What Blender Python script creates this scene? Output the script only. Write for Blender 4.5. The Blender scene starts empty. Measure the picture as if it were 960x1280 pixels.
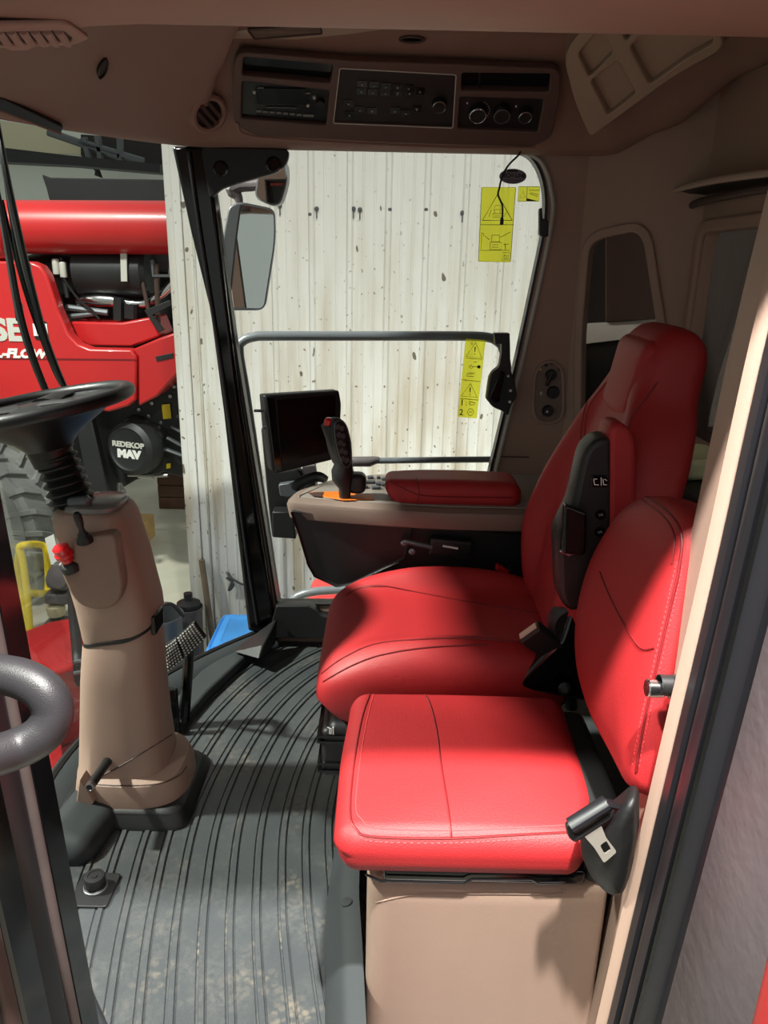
import bpy, bmesh, math, random
from mathutils import Vector, Matrix
from mathutils.bvhtree import BVHTree
random.seed(7)
rad = math.radians
SC = bpy.context.scene
COL = SC.collection

# ------------------------------------------------------------------ camera
PITCH, ROLL, F = 18.4, 1.2, 950.0
CAM = Vector((0, 0, 1.40))
CROT = Matrix.Rotation(rad(90 - PITCH), 3, 'X') @ Matrix.Rotation(rad(ROLL), 3, 'Z')
cam = bpy.data.objects.new('camera', bpy.data.cameras.new('camera'))
COL.objects.link(cam)
cam.matrix_world = Matrix.Translation(CAM) @ CROT.to_4x4()
cam.data.sensor_fit = 'VERTICAL'
cam.data.sensor_height = 36
cam.data.lens = F / 1280 * 36
cam.data.clip_start = .02
SC.camera = cam

def ray(px, py):
    return (CROT @ Vector(((px - 480) / F, (640 - py) / F, -1)))
def PY(px, py, Y):
    r = ray(px, py); return CAM + r * ((Y - CAM.y) / r.y)
def PX(px, py, X):
    r = ray(px, py); return CAM + r * ((X - CAM.x) / r.x)
def PZ(px, py, Z):
    r = ray(px, py); return CAM + r * ((Z - CAM.z) / r.z)
def PN(px, py, O, N):
    r = ray(px, py); return CAM + r * ((O - CAM).dot(N) / r.dot(N))

class Plane:
    """a real plane in the cab: origin O, axes U, V; N = U x V faces the cab"""
    def __init__(s, O, U, V):
        s.O = Vector(O); s.U = Vector(U).normalized(); V = Vector(V)
        s.N = s.U.cross(V).normalized(); s.V = s.N.cross(s.U).normalized()
        s.M = Matrix((s.U, s.V, s.N)).transposed().to_4x4()
        s.M.translation = s.O
    def uv(s, px, py):
        p = PN(px, py, s.O, s.N) - s.O
        return (p.dot(s.U), p.dot(s.V))
    def uvs(s, L): return [s.uv(*p) for p in L]
    def at(s, px, py, h=0): return PN(px, py, s.O, s.N) + s.N * h
    def lift(s, h): return s.M @ Matrix.Translation((0, 0, h))

# ------------------------------------------------------------------ materials
def lin(c):
    return tuple(((v / 255) / 12.92 if v / 255 <= .04045 else ((v / 255 + .055) / 1.055) ** 2.4) for v in c) + (1,)
MATS = {}
def mat(name, col, rough=.5, metal=0, spec=.5, bump=0, bscale=200, vary=0, vscale=8, coat=0, col2=None, thr=None, detail=3):
    m = bpy.data.materials.new(name); m.use_nodes = True
    nt = m.node_tree; b = nt.nodes['Principled BSDF']
    b.inputs['Base Color'].default_value = lin(col)
    b.inputs['Roughness'].default_value = rough
    b.inputs['Metallic'].default_value = metal
    b.inputs['Specular IOR Level'].default_value = spec
    b.inputs['Coat Weight'].default_value = coat
    tc = nt.nodes.new('ShaderNodeTexCoord')
    if bump:
        n = nt.nodes.new('ShaderNodeTexNoise'); n.inputs['Scale'].default_value = bscale; n.inputs['Detail'].default_value = 2
        nt.links.new(tc.outputs['Object'], n.inputs['Vector'])
        bp = nt.nodes.new('ShaderNodeBump'); bp.inputs['Strength'].default_value = bump; bp.inputs['Distance'].default_value = .002
        nt.links.new(n.outputs['Fac'], bp.inputs['Height']); nt.links.new(bp.outputs['Normal'], b.inputs['Normal'])
    if vary or col2:
        n = nt.nodes.new('ShaderNodeTexNoise'); n.inputs['Scale'].default_value = vscale; n.inputs['Detail'].default_value = detail
        nt.links.new(tc.outputs['Object'], n.inputs['Vector'])
        mx = nt.nodes.new('ShaderNodeMix'); mx.data_type = 'RGBA'
        if col2 is None:
            mx.inputs[6].default_value = lin([max(0, v * (1 - vary)) for v in col])
            mx.inputs[7].default_value = lin([min(255, v * (1 + vary)) for v in col])
        else:
            mx.inputs[6].default_value = lin(col); mx.inputs[7].default_value = lin(col2)
        if thr:
            r = nt.nodes.new('ShaderNodeMapRange'); r.inputs['From Min'].default_value = thr[0]; r.inputs['From Max'].default_value = thr[1]
            nt.links.new(n.outputs['Fac'], r.inputs['Value']); nt.links.new(r.outputs['Result'], mx.inputs[0])
        else:
            nt.links.new(n.outputs['Fac'], mx.inputs[0])
        nt.links.new(mx.outputs[2], b.inputs['Base Color'])
    MATS[name] = m
    return m

def glass_mat(name, tint, refl=.9, rough=0.0):
    m = bpy.data.materials.new(name); m.use_nodes = True
    nt = m.node_tree; nt.nodes.clear()
    o = nt.nodes.new('ShaderNodeOutputMaterial'); t = nt.nodes.new('ShaderNodeBsdfTransparent'); g = nt.nodes.new('ShaderNodeBsdfGlossy')
    mx = nt.nodes.new('ShaderNodeMixShader'); fr = nt.nodes.new('ShaderNodeFresnel'); mu = nt.nodes.new('ShaderNodeMath')
    mu.operation = 'MULTIPLY'; mu.inputs[1].default_value = refl
    fr.inputs['IOR'].default_value = 1.25
    t.inputs['Color'].default_value = lin(tint); g.inputs['Roughness'].default_value = rough
    nt.links.new(fr.outputs[0], mu.inputs[0]); nt.links.new(mu.outputs[0], mx.inputs[0])
    nt.links.new(t.outputs[0], mx.inputs[1]); nt.links.new(g.outputs[0], mx.inputs[2]); nt.links.new(mx.outputs[0], o.inputs[0])
    MATS[name] = m
    return m

TAN = mat('tan_plastic', (160, 134, 119), .55, bump=.25, bscale=900, vary=.03)
LINER = mat('headliner_plastic', (142, 112, 99), .6, bump=.2, bscale=700, vary=.03)
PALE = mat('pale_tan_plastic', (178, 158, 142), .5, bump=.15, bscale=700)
BLK = mat('black_plastic', (26, 26, 27), .45, bump=.15, bscale=800)
BLKG = mat('gloss_black', (12, 12, 13), .12, spec=.6)
SEAL = mat('rubber_seal', (24, 24, 28), .38)
DGREY = mat('dark_grey_plastic', (84, 78, 80), .55, bump=.6, bscale=40, vary=.1, vscale=5)
SILL = mat('moulded_rubber', (50, 54, 56), .5, vary=.08, vscale=6)
RED = mat('red_leather', (158, 30, 34), .54, bump=.35, bscale=420, vary=.05, vscale=5)
REDS = mat('red_leather_seam', (110, 12, 18), .5)
THREAD = mat('red_stitching', (196, 58, 62), .6)
REDP = mat('red_plastic', (205, 20, 24), .25, coat=.5)
WRED = mat('red_paint', (186, 34, 36), .35, coat=.3, vary=.06, vscale=2)
CHROME = mat('chrome', (200, 200, 200), .18, 1)
STEEL = mat('steel', (150, 150, 150), .3, 1)
GTUBE = mat('grey_painted_tube', (98, 103, 108), .3, spec=.6)
WHITE = mat('white_print', (225, 225, 222), .6)
GRYP = mat('grey_print', (120, 120, 120), .6)
YEL = mat('yellow_decal', (250, 250, 84), .5)
def see_through(m, fac):
    nt = m.node_tree; b = nt.nodes['Principled BSDF']; o = nt.nodes['Material Output']
    t = nt.nodes.new('ShaderNodeBsdfTranslucent'); t.inputs['Color'].default_value = b.inputs['Base Color'].default_value
    x = nt.nodes.new('ShaderNodeMixShader'); x.inputs[0].default_value = fac
    tp = nt.nodes.new('ShaderNodeBsdfTransparent'); tp.inputs['Color'].default_value = t.inputs['Color'].default_value
    y = nt.nodes.new('ShaderNodeMixShader'); y.inputs[0].default_value = .65
    nt.links.new(t.outputs[0], y.inputs[1]); nt.links.new(tp.outputs[0], y.inputs[2])
    nt.links.new(b.outputs[0], x.inputs[1]); nt.links.new(y.outputs[0], x.inputs[2]); nt.links.new(x.outputs[0], o.inputs['Surface'])
see_through(YEL, .94)
DKPR = mat('decal_black', (40, 40, 22), .6)
ORANGE = mat('orange_gate', (226, 116, 30), .5)
TOPG = mat('grey_control_plate', (142, 133, 125), .42)
BTN = mat('button_grey', (66, 68, 74), .35)
SCREEN = mat('dark_screen', (7, 7, 8), .2, spec=.4)
TIRE = mat('tyre_rubber', (108, 110, 108), .75, vary=.2, vscale=5)
BLKM = mat('black_machine_paint', (30, 31, 33), .5, vary=.25, vscale=4)
YELP = mat('yellow_paint', (232, 205, 25), .4)
BROWN = mat('brown_wood', (88, 60, 46), .7, vary=.15, vscale=10)
WOOD = mat('grey_wood', (120, 105, 88), .8, vary=.2, vscale=12)
BLUE = mat('blue_plastic', (60, 140, 215), .5, vary=.15, vscale=5)
CARD = mat('cardboard', (186, 150, 95), .8)
BUFF = mat('worn_buff', (214, 180, 160), .5)
STRIP = mat('worn_strip', (84, 74, 72), .5, vary=.2, vscale=12)
GRILLE = mat('dark_brown_plastic', (74, 56, 50), .5)
STEELB = mat('brushed_bracket', (92, 96, 100), .4, .3)
OLIVE = mat('pale_green_cloth', (226, 232, 186), .8, vary=.1)
GBAND = mat('pale_grey_panel', (190, 190, 182), .6)
DPANEL = mat('dark_tank_panel', (34, 30, 29), .7, vary=.1)
MIRG = mat('mirror_silver', (225, 228, 230), .02, 1)
GLASS = glass_mat('window_glass', (246, 249, 246), .8)
GLASSW = glass_mat('windscreen_glass', (246, 250, 247), .45)
GLASSD = glass_mat('tinted_glass', (214, 210, 205), .12)

# ------------------------------------------------------------------ mesh building
class MB:
    def __init__(s): s.bm = bmesh.new()
    def face(s, vs):
        try: s.bm.faces.new(vs)
        except ValueError: pass
    def loft(s, rings, cap=True, closed=True, loop=False):
        R = [[s.bm.verts.new(p) for p in r] for r in rings]
        n = len(R[0])
        for a, b in list(zip(R, R[1:])) + ([(R[-1], R[0])] if loop else []):
            for i in range(n if closed else n - 1):
                j = (i + 1) % n
                s.face((a[i], a[j], b[j], b[i]))
        if cap and not loop:
            s.face(R[0][::-1]); s.face(R[-1])
        return s
    def box(s, c, size, M=None):
        c = Vector(c); h = Vector(size) / 2
        P = []
        for x, y, z in ((-1, -1, -1), (1, -1, -1), (1, 1, -1), (-1, 1, -1), (-1, -1, 1), (1, -1, 1), (1, 1, 1), (-1, 1, 1)):
            p = Vector((x * h.x, y * h.y, z * h.z))
            if M is not None: p = M.to_3x3() @ p
            P.append(s.bm.verts.new(c + p))
        for f in ((0, 3, 2, 1), (4, 5, 6, 7), (0, 1, 5, 4), (1, 2, 6, 5), (2, 3, 7, 6), (3, 0, 4, 7)):
            s.face([P[i] for i in f])
        return s
    def prism(s, pts, vec):
        """closed planar outline of 3D points, extruded along vec"""
        a = [s.bm.verts.new(p) for p in pts]; v = Vector(vec)
        b = [s.bm.verts.new(Vector(p) + v) for p in pts]
        n = len(a)
        s.face(a); s.face(b[::-1])
        for i in range(n): s.face((a[i], b[i], b[(i + 1) % n], a[(i + 1) % n]))
        return s
    def tube(s, pts, r, seg=10, closed=False, smooth=0, flat=1.0, up=None):
        pts = [Vector(p) for p in pts]
        if smooth: pts = spline(pts, smooth, closed)
        n = len(pts); rs = r if isinstance(r, (list, tuple)) else [r] * n
        if len(rs) != n: rs = [rs[int(i * (len(rs) - 1) / (n - 1))] + (rs[min(len(rs) - 1, int(i * (len(rs) - 1) / (n - 1)) + 1)] - rs[int(i * (len(rs) - 1) / (n - 1))]) * ((i * (len(rs) - 1) / (n - 1)) % 1) for i in range(n)]
        rings = []; prev = None
        for i, p in enumerate(pts):
            if closed: t = pts[(i + 1) % n] - pts[i - 1]
            else: t = pts[min(n - 1, i + 1)] - pts[max(0, i - 1)]
            t = t.normalized() if t.length > 1e-9 else Vector((0, 0, 1))
            if up is not None: u = Vector(up)
            elif prev is not None: u = prev
            else: u = Vector((0, 0, 1)) if abs(t.z) < .9 else Vector((1, 0, 0))
            u = (u - t * u.dot(t)).normalized(); w = t.cross(u); prev = u
            rings.append([p + (u * math.cos(a) * flat + w * math.sin(a)) * rs[i] for a in [2 * math.pi * k / seg for k in range(seg)]])
        return s.loft(rings, cap=not closed, loop=closed)
    def lathe(s, prof, M, seg=28, ring=False):
        """profile (radius, height) about local z of M"""
        rings = [[M @ Vector((max(r, 1e-4) * math.cos(a), max(r, 1e-4) * math.sin(a), h)) for a in [2 * math.pi * k / seg for k in range(seg)]] for r, h in prof]
        return s.loft(rings, loop=ring)
    def rbox(s, c, size, r, M=None, k=4, m=6, fn=None):
        """rounded box, radius r, deformed by fn(local point)->point"""
        c = Vector(c); h = [v / 2 for v in size]; r = min(r, min(h) * .999)
        ax = []
        for a in range(3):
            L = []
            for i in range(k + 1): L.append(-h[a] + r - r * math.cos(0) + r * (1 - math.cos(math.pi / 2 * i / k)) * 0 + r * i / k)
            inner = h[a] - r
            for i in range(1, m): L.append(-inner + 2 * inner * i / m)
            for i in range(k + 1): L.append(h[a] - r + r * i / k)
            ax.append(L)
        cache = {}
        def vert(p):
            q = Vector([max(-h[a] + r, min(h[a] - r, p[a])) for a in range(3)])
            d = Vector(p) - q
            # spread evenly over the corner
            d = Vector([math.tan(max(-1, min(1, d[a] / r)) * math.pi / 4) for a in range(3)])
            v = q + d.normalized() * r if d.length > 1e-9 else q
            key = tuple(round(x, 6) for x in v)
            if key not in cache:
                if fn: v = Vector(fn(v))
                if M is not None: v = M.to_3x3() @ v
                cache[key] = s.bm.verts.new(c + v)
            return cache[key]
        for a in range(3):
            b, e = (a + 1) % 3, (a + 2) % 3
            for sg in (-1, 1):
                for i in range(len(ax[b]) - 1):
                    for j in range(len(ax[e]) - 1):
                        vs = []
                        for (ii, jj) in ((i, j), (i + 1, j), (i + 1, j + 1), (i, j + 1)):
                            p = [0, 0, 0]; p[a] = sg * h[a]; p[b] = ax[b][ii]; p[e] = ax[e][jj]
                            v = vert(p)
                            if v not in vs: vs.append(v)
                        if len(vs) > 2: s.face(vs if sg > 0 else vs[::-1])
        return s
    def add(s, me, M=None):
        if M is not None: me.transform(M)
        s.bm.from_mesh(me); bpy.data.meshes.remove(me); return s
    def plate(s, outer, holes, t, M, bev=0):
        """2D outline with holes, thickness t centred on local z=0"""
        return s.add(curve_mesh([outer] + list(holes), t, bev), M)
    def text(s, txt, size, M, ext=.0005, align='CENTER', offset=0, shear=0, sx=1, space=1):
        cu = bpy.data.curves.new('t', 'FONT'); cu.body = txt; cu.size = size; cu.extrude = ext; cu.align_x = align; cu.align_y = 'CENTER'
        cu.offset = offset; cu.shear = shear; cu.space_character = space; cu.resolution_u = 3
        return s.add(to_mesh(cu), M @ Matrix.Diagonal((sx, 1, 1, 1)))

def to_mesh(cu):
    o = bpy.data.objects.new('t', cu); COL.objects.link(o)
    dg = bpy.context.evaluated_depsgraph_get(); dg.update()
    me = bpy.data.meshes.new_from_object(o.evaluated_get(dg))
    bpy.data.objects.remove(o); bpy.data.curves.remove(cu)
    return me
def curve_mesh(loops, t, bev=0):
    cu = bpy.data.curves.new('p', 'CURVE'); cu.dimensions = '2D'; cu.fill_mode = 'BOTH'
    cu.extrude = max(t / 2 - bev, 0)
    if bev: cu.bevel_depth = bev; cu.bevel_resolution = 2; cu.offset = -bev
    for L in loops:
        sp = cu.splines.new('POLY'); sp.points.add(len(L) - 1)
        for p, q in zip(sp.points, L): p.co = (q[0], q[1], 0, 1)
        sp.use_cyclic_u = True
    return to_mesh(cu)

def spline(P, k=6, closed=False):
    out = []; n = len(P)
    for i in range(n if closed else n - 1):
        if closed: a, b, c, d = P[i - 1], P[i], P[(i + 1) % n], P[(i + 2) % n]
        else: a, b, c, d = P[max(0, i - 1)], P[i], P[i + 1], P[min(n - 1, i + 2)]
        for j in range(k):
            t = j / k
            out.append(.5 * ((2 * b) + (c - a) * t + (2 * a - 5 * b + 4 * c - d) * t * t + (3 * b - a - 3 * c + d) * t ** 3))
    if not closed: out.append(P[-1])
    return out
def rpoly(P, r, k=5):
    """2D polygon with rounded corners"""
    out = []; n = len(P)
    for i in range(n):
        rr = r[i] if isinstance(r, (list, tuple)) else r
        p = Vector(P[i]).to_2d(); a = Vector(P[i - 1]).to_2d() - p; b = Vector(P[(i + 1) % n]).to_2d() - p
        if rr <= 0: out.append(tuple(p)); continue
        la = min(rr, a.length * .48); lb = min(rr, b.length * .48)
        A = p + a.normalized() * la; B = p + b.normalized() * lb
        for j in range(k + 1):
            t = j / k
            out.append(tuple(A * (1 - t) ** 2 + p * 2 * t * (1 - t) + B * t * t))
    return out
def circ(c, r, n=24, ry=None):
    return [(c[0] + r * math.cos(2 * math.pi * i / n), c[1] + (ry or r) * math.sin(2 * math.pi * i / n)) for i in range(n)]
def rrect(c, w, h, r): 
    x, y = c; return rpoly([(x - w / 2, y - h / 2), (x + w / 2, y - h / 2), (x + w / 2, y + h / 2), (x - w / 2, y + h / 2)], r)

def tag(o, label=None, cat=None, group=None, kind=None):
    for k, v in (('label', label), ('category', cat), ('group', group), ('kind', kind)):
        if v: o[k] = v
    return o
def root_loc(p):
    while p.parent is not None: p = p.parent
    return Vector(p.location)
def obj(name, mb, m, parent=None, bevel=0, seg=2, smooth=32, label=None, loc=None, sub=0):
    me = bpy.data.meshes.new(name)
    bmesh.ops.recalc_face_normals(mb.bm, faces=mb.bm.faces)
    if parent is not None: L = root_loc(parent)
    elif loc is not None: L = Vector(loc)
    else:
        xs = [v.co for v in mb.bm.verts]
        L = Vector((sum(v.x for v in xs) / len(xs), sum(v.y for v in xs) / len(xs), min(v.z for v in xs)))
    bmesh.ops.translate(mb.bm, verts=mb.bm.verts, vec=-L)
    mb.bm.to_mesh(me); mb.bm.free()
    me.shade_smooth(); me.set_sharp_from_angle(angle=rad(smooth))
    me.materials.append(m)
    o = bpy.data.objects.new(name, me); COL.objects.link(o)
    if parent is not None: o.parent = parent
    else: o.location = L
    if bevel:
        b = o.modifiers.new('bevel', 'BEVEL'); b.width = bevel; b.segments = seg; b.limit_method = 'ANGLE'; b.angle_limit = rad(40); b.harden_normals = False
    if sub:
        b = o.modifiers.new('subdivision', 'SUBSURF'); b.levels = b.render_levels = sub
    if label: o['label'] = label
    return o
def thing(name, label, cat, loc, group=None):
    o = bpy.data.objects.new(name, None); COL.objects.link(o); o.location = Vector(loc); o.empty_display_size = .05
    bpy.context.view_layer.update()
    return tag(o, label, cat, group)
def solo(name, mb, m, label, cat, group=None, **k):
    return tag(obj(name, mb, m, **k), label, cat, group)
def struct(name, mb, m, parent=None, **k):
    o = obj(name, mb, m, parent, **k)
    if parent is None: o['kind'] = 'structure'
    return o
def bvh_of(*objs):
    vs, ps = [], []
    for o in objs:
        b = len(vs); L = root_loc(o)
        vs += [v.co + L for v in o.data.vertices]; ps += [tuple(b + i for i in p.vertices) for p in o.data.polygons]
    return BVHTree.FromPolygons(vs, ps)
def hit(bv, px, py):
    p, n, i, d = bv.ray_cast(CAM, ray(px, py).normalized())
    if p is None: raise ValueError('no surface at %s,%s' % (px, py))
    if n.dot(ray(px, py)) > 0: n = -n
    return p, n
def seam(name, bv, pxs, r, m, parent, k=6, lift=0.0, flat=1):
    """a sewn line lying on a surface"""
    P = spline([Vector((x, y)) for x, y in pxs], k); pts = []
    for q in P:
        h = bv.ray_cast(CAM, ray(q.x, q.y).normalized())
        if h[0] is not None:
            n = h[1] if h[1].dot(ray(q.x, q.y)) < 0 else -h[1]
            pts.append(h[0] + n * lift)
    return obj(name, MB().tube(pts, r, 6), m, parent)
def frame_on(p, n, up=(0, 0, 1)):
    """matrix at p with z along n, y as near up as can be"""
    n = Vector(n).normalized(); u = Vector(up); u = u - n * u.dot(n)
    if u.length < 1e-4: u = Vector((0, 1, 0)) - n * n.y
    u.normalize(); x = u.cross(n)
    M = Matrix((x, u, n)).transposed().to_4x4(); M.translation = p
    return M
# ================================================================== THE CAB SHELL
YR, YL = 2.62, .86           # right and left door planes
def XA(z): return -.45 - .10 * z
def WX(Y, z): return XA(z) - .44 * max(0, 1 - ((Y - 1.74) / .88) ** 2)

# floor of the cab and of the shop
fl = [(WX(.86 + 1.76 * j / 40, 0), .86 + 1.76 * j / 40) for j in range(41)]
mb = MB().prism([Vector((x, y, -.02)) for x, y in fl + [(1.0, 2.62), (1.0, .86)]], (0, 0, -.08))
struct('floor', mb, BLKM)

# right wall with its window opening
PR = Plane((0, YR, 0), (1, 0, 0), (0, 0, 1))
win = [(258, 180), (652, 186), (672, 199), (685, 236), (683, 285), (650, 440), (612, 600), (600, 690), (588, 757), (345, 757), (318, 590), (292, 430)]
winuv = rpoly(PR.uvs(win), [.0, .05, .06, .06, .06, .05, .05, .05, .05, .02, 0.05, .05])
wall_out = [(-.455, -.05), (.64, -.05), (.64, 1.86), (-.64, 1.86)]
mb = MB().plate(wall_out, [winuv], .05, PR.lift(-.025), .004)
wall_right = struct('wall_right', mb, TAN)
# pane, gasket and light trim of the side window
def loop3(uv, pl, h=0): return [pl.M @ Vector((u, v, h)) for u, v in uv]
mb = MB().plate(winuv, [], .005, PR.lift(-.035)); w1 = struct('window_1', mb, GLASS)
def inset(uv, d):
    n = len(uv); out = []
    ar = sum(uv[i][0] * uv[(i + 1) % n][1] - uv[(i + 1) % n][0] * uv[i][1] for i in range(n))
    sg = 1 if ar > 0 else -1
    for i in range(n):
        a, b, c = Vector(uv[i - 1]), Vector(uv[i]), Vector(uv[(i + 1) % n])
        e = (b - a).normalized() if (b - a).length > 1e-7 else Vector((0, 0)); f = (c - b).normalized() if (c - b).length > 1e-7 else e
        t = (e + f)
        t = t.normalized() if t.length > 1e-6 else e
        nrm = Vector((-t.y, t.x)) * sg
        out.append(tuple(b + nrm * d))
    return out
mb = MB().plate(winuv, [inset(winuv, .008)], .05, PR.lift(-.022)); obj('window_seal', mb, SEAL, w1)
trimuv = PR.uvs([(655, 190), (676, 203), (688, 236), (688, 285), (655, 440), (617, 600), (606, 690)])
tl = [PR.M @ Vector((u, v, .004)) for u, v in trimuv]
obj('window_frame', MB().tube(tl, .009, 8, smooth=6, flat=.8), GBAND, w1)

# corner panel with the quarter window, and the rear wall with the rear window
PC = Plane((.62, YR, 0), (.30, -.20, 0), (0, 0, 1))
qw = [(738, 300), (795, 288), (806, 300), (832, 470), (832, 640), (726, 640), (728, 420)]
quv = rpoly(PC.uvs(qw), [.05, .03, .03, .05, .04, .04, .05])
mb = MB().plate([(-.01, -.05), (.372, -.05), (.372, 2.0), (-.01, 1.9)], [quv], .04, PC.lift(-.02), .004)
struct('wall_corner', mb, TAN)
rim = inset(quv, -.012)
mb = MB().plate(inset(quv, -.026), [inset(quv, .002)], .014, PC.lift(.005), .005)
w3 = struct('window_3', MB().plate(rim, [], .005, PC.lift(-.045)), GLASSD)
obj('window_frame', mb, TAN, w3)

PB = Plane((.925, 2.42, 0), (.02, -1.5, 0), (0, 0, 1))
ruv = PB.uvs([(880, 300), (890, 290), (960, 272)])
r0 = PB.uv(882, 560)[1]
hole = rpoly([(ruv[0][0], r0), (ruv[0][0], ruv[1][1]), (1.18, ruv[1][1] + .01), (1.18, r0)], .03)
mb = MB().plate([(-.02, -.05), (1.62, -.05), (1.62, 2.0), (-.02, 2.0)], [hole], .04, PB.lift(-.02), .004)
struct('wall_rear', mb, TAN)
w4 = struct('window_4', MB().plate(inset(hole, -.01), [], .005, PB.lift(-.045)), GLASSD)
obj('window_frame', MB().plate(inset(hole, -.035), [inset(hole, .0)], .02, PB.lift(.006), .008), TAN, w4)

# windscreen, bulging forward in plan
rows = []
for i in range(15):
    z = .035 + (1.74 - .035) * i / 14
    rows.append([Vector((WX(.86 + 1.76 * j / 40, z), .86 + 1.76 * j / 40, z)) for j in range(41)])
mb = MB()
back = [[p + Vector((-.006, 0, 0)) for p in r] for r in rows]
mb.loft([a + b[::-1] for a, b in zip(rows, back)])
w2 = struct('window_2', mb, GLASSW)
arc = [Vector((WX(.86 + 1.76 * j / 40, .03), .86 + 1.76 * j / 40, .03)) for j in range(41)]
obj('window_seal', MB().tube([p + Vector((.006, 0, .012)) for p in arc], .013, 8), BLK, w2)

# moulded sill round the front of the floor
rings = []
for j in range(41):
    p = arc[j]; t = (arc[min(40, j + 1)] - arc[max(0, j - 1)]).normalized(); n = Vector((t.y, -t.x, 0))
    if n.x < 0: n = -n
    rings.append([p + n * a + Vector((0, 0, b)) for a, b in ((-.012, -.06), (-.012, .012), (.02, .018), (.05, .006), (.085, -.006), (.10, -.028), (.10, -.06))])
struct('trim_1', MB().loft(rings), SILL, smooth=50)

# ------------------------------------------------------------------ roof lining: a ring swept round the cab, and the recessed ceiling
PRF = {
 'R': [(-.03, 1.73), (0, 1.715), (.035, 1.722), (.065, 1.74), (.19, 1.84), (.30, 1.928), (.36, 1.955)],
 'F': [(-.02, 1.73), (0, 1.715), (.04, 1.715), (.12, 1.755), (.30, 1.85), (.44, 1.93), (.52, 1.955)],
 'L': [(-.02, 1.72), (0, 1.70), (.06, 1.688), (.2, 1.695), (.36, 1.74), (.46, 1.83), (.54, 1.955)],
 'M': [(-.02, 1.70), (0, 1.668), (.08, 1.654), (.2, 1.650), (.33, 1.660), (.37, 1.74), (.44, 1.955)],
 'N': [(-.02, 1.70), (0, 1.665), (.06, 1.652), (.13, 1.652), (.205, 1.668), (.25, 1.76), (.29, 1.955)],
 'B': [(-.02, 1.90), (0, 1.875), (.03, 1.878), (.07, 1.90), (.12, 1.92), (.17, 1.94), (.22, 1.955)],
 'K': [(-.02, 1.80), (0, 1.775), (.035, 1.782), (.08, 1.81), (.16, 1.86), (.25, 1.925), (.30, 1.955)],
}
ST = [((.50, 2.59), 'R'), ((.20, 2.59), 'R'), ((-.15, 2.59), 'R'), ((-.50, 2.585), 'R'), ((-.66, 2.52), 'F'), ((-.83, 2.35), 'F'), ((-.98, 2.10), 'F'), ((-1.05, 1.74), 'F'),
      ((-1.0, 1.40), 'F'), ((-.88, 1.10), 'L'), ((-.72, .92), 'L'), ((-.55, .85), 'M'), ((-.30, .845), 'N'), ((.10, .845), 'N'), ((.45, .845), 'N'), ((.72, .85), 'N'),
      ((.90, .98), 'B'), ((.925, 1.4), 'B'), ((.925, 1.9), 'B'), ((.91, 2.22), 'B'), ((.80, 2.46), 'K'), ((.66, 2.565), 'R')]
pos = spline([Vector((x, y, 0)) for (x, y), _ in ST], 5, True)
K = len(ST)
rings = []
for i, p in enumerate(pos):
    a = ST[i // 5][1]; b = ST[(i // 5 + 1) % K][1]; t = (i % 5) / 5; t = t * t * (3 - 2 * t)
    tg = (pos[(i + 1) % len(pos)] - pos[i - 1]).normalized()
    n = Vector((-tg.y, tg.x, 0))
    rings.append([p + n * (u0 + (u1 - u0) * t) + Vector((0, 0, z0 + (z1 - z0) * t)) for (u0, z0), (u1, z1) in zip(PRF[a], PRF[b])])
# smooth the sections lengthwise a little
prof = [spline(r, 3) for r in rings]
mb = MB()
V = [[mb.bm.verts.new(p) for p in r] for r in prof]
m_ = len(V[0])
for i in range(len(V)):
    a, b = V[i], V[(i + 1) % len(V)]
    for j in range(m_ - 1): mb.face((a[j], a[j + 1], b[j + 1], b[j]))
c = mb.bm.verts.new((-.02, 1.72, 1.962))
for i in range(len(V)): mb.face((V[i][-1], c, V[(i + 1) % len(V)][-1]))
ceiling = struct('ceiling', mb, LINER, smooth=60)
BVC = bvh_of(ceiling)
# outer roof skin
out = [Vector((p.x * 1.04, 1.74 + (p.y - 1.74) * 1.035, 0)) for p in pos]
mb = MB().loft([[p + Vector((0, 0, 1.72 if p.x < .7 else 1.9)) for p in out], [p + Vector((0, 0, 2.02)) for p in out], [Vector((p.x * .9, 1.74 + (p.y - 1.74) * .9, 2.10)) for p in out]], cap=False)
top = [v for v in mb.bm.verts if v.co.z > 2.05]
mb.face(top)
struct('roof', mb, WRED)

# ------------------------------------------------------------------ pillars
def band(name, Lp, Rp, Y, depth, m, kind='structure', bevel=.008, parent=None):
    L = [PY(x, y, Y) for x, y in Lp]; R = [PY(x, y, Y) for x, y in Rp]
    mb = MB().prism(L + R[::-1], (0, depth, 0))
    return struct(name, mb, m, parent, bevel=bevel, seg=3)
p1 = band('trim_2', [(214, 182), (238, 290), (262, 387), (279, 515), (293, 640), (310, 790)], [(256, 182), (268, 250), (283, 380), (299, 500), (321, 640), (345, 790)], 2.575, .07, BLKG, bevel=.012)
obj('pillar_seal', MB().tube([PY(x, y, 2.57) for x, y in ((236, 190), (250, 290), (272, 430), (291, 560), (308, 690), (322, 780))], .007, 8, smooth=4), SEAL, p1)
# black gusset with two plugs at the head of the pillar
gp = [(250, 183), (362, 186), (358, 206), (345, 216), (300, 228), (275, 236), (262, 250)]
PG = Plane((0, 2.565, 0), (1, 0, 0), (0, 0, 1))
mb = MB().plate(rpoly(PG.uvs(gp), .02), [], .03, PG.lift(-.015), .004)
g = struct('trim_3', mb, BLK)
for x, y in ((276, 211), (342, 206)):
    mb = MB().lathe([(.024, 0), (.024, .004), (.018, .006), (.016, .003), (0, .003)], frame_on(PG.at(x, y), PG.N)); obj('plug', mb, BLKG, g)
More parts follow.
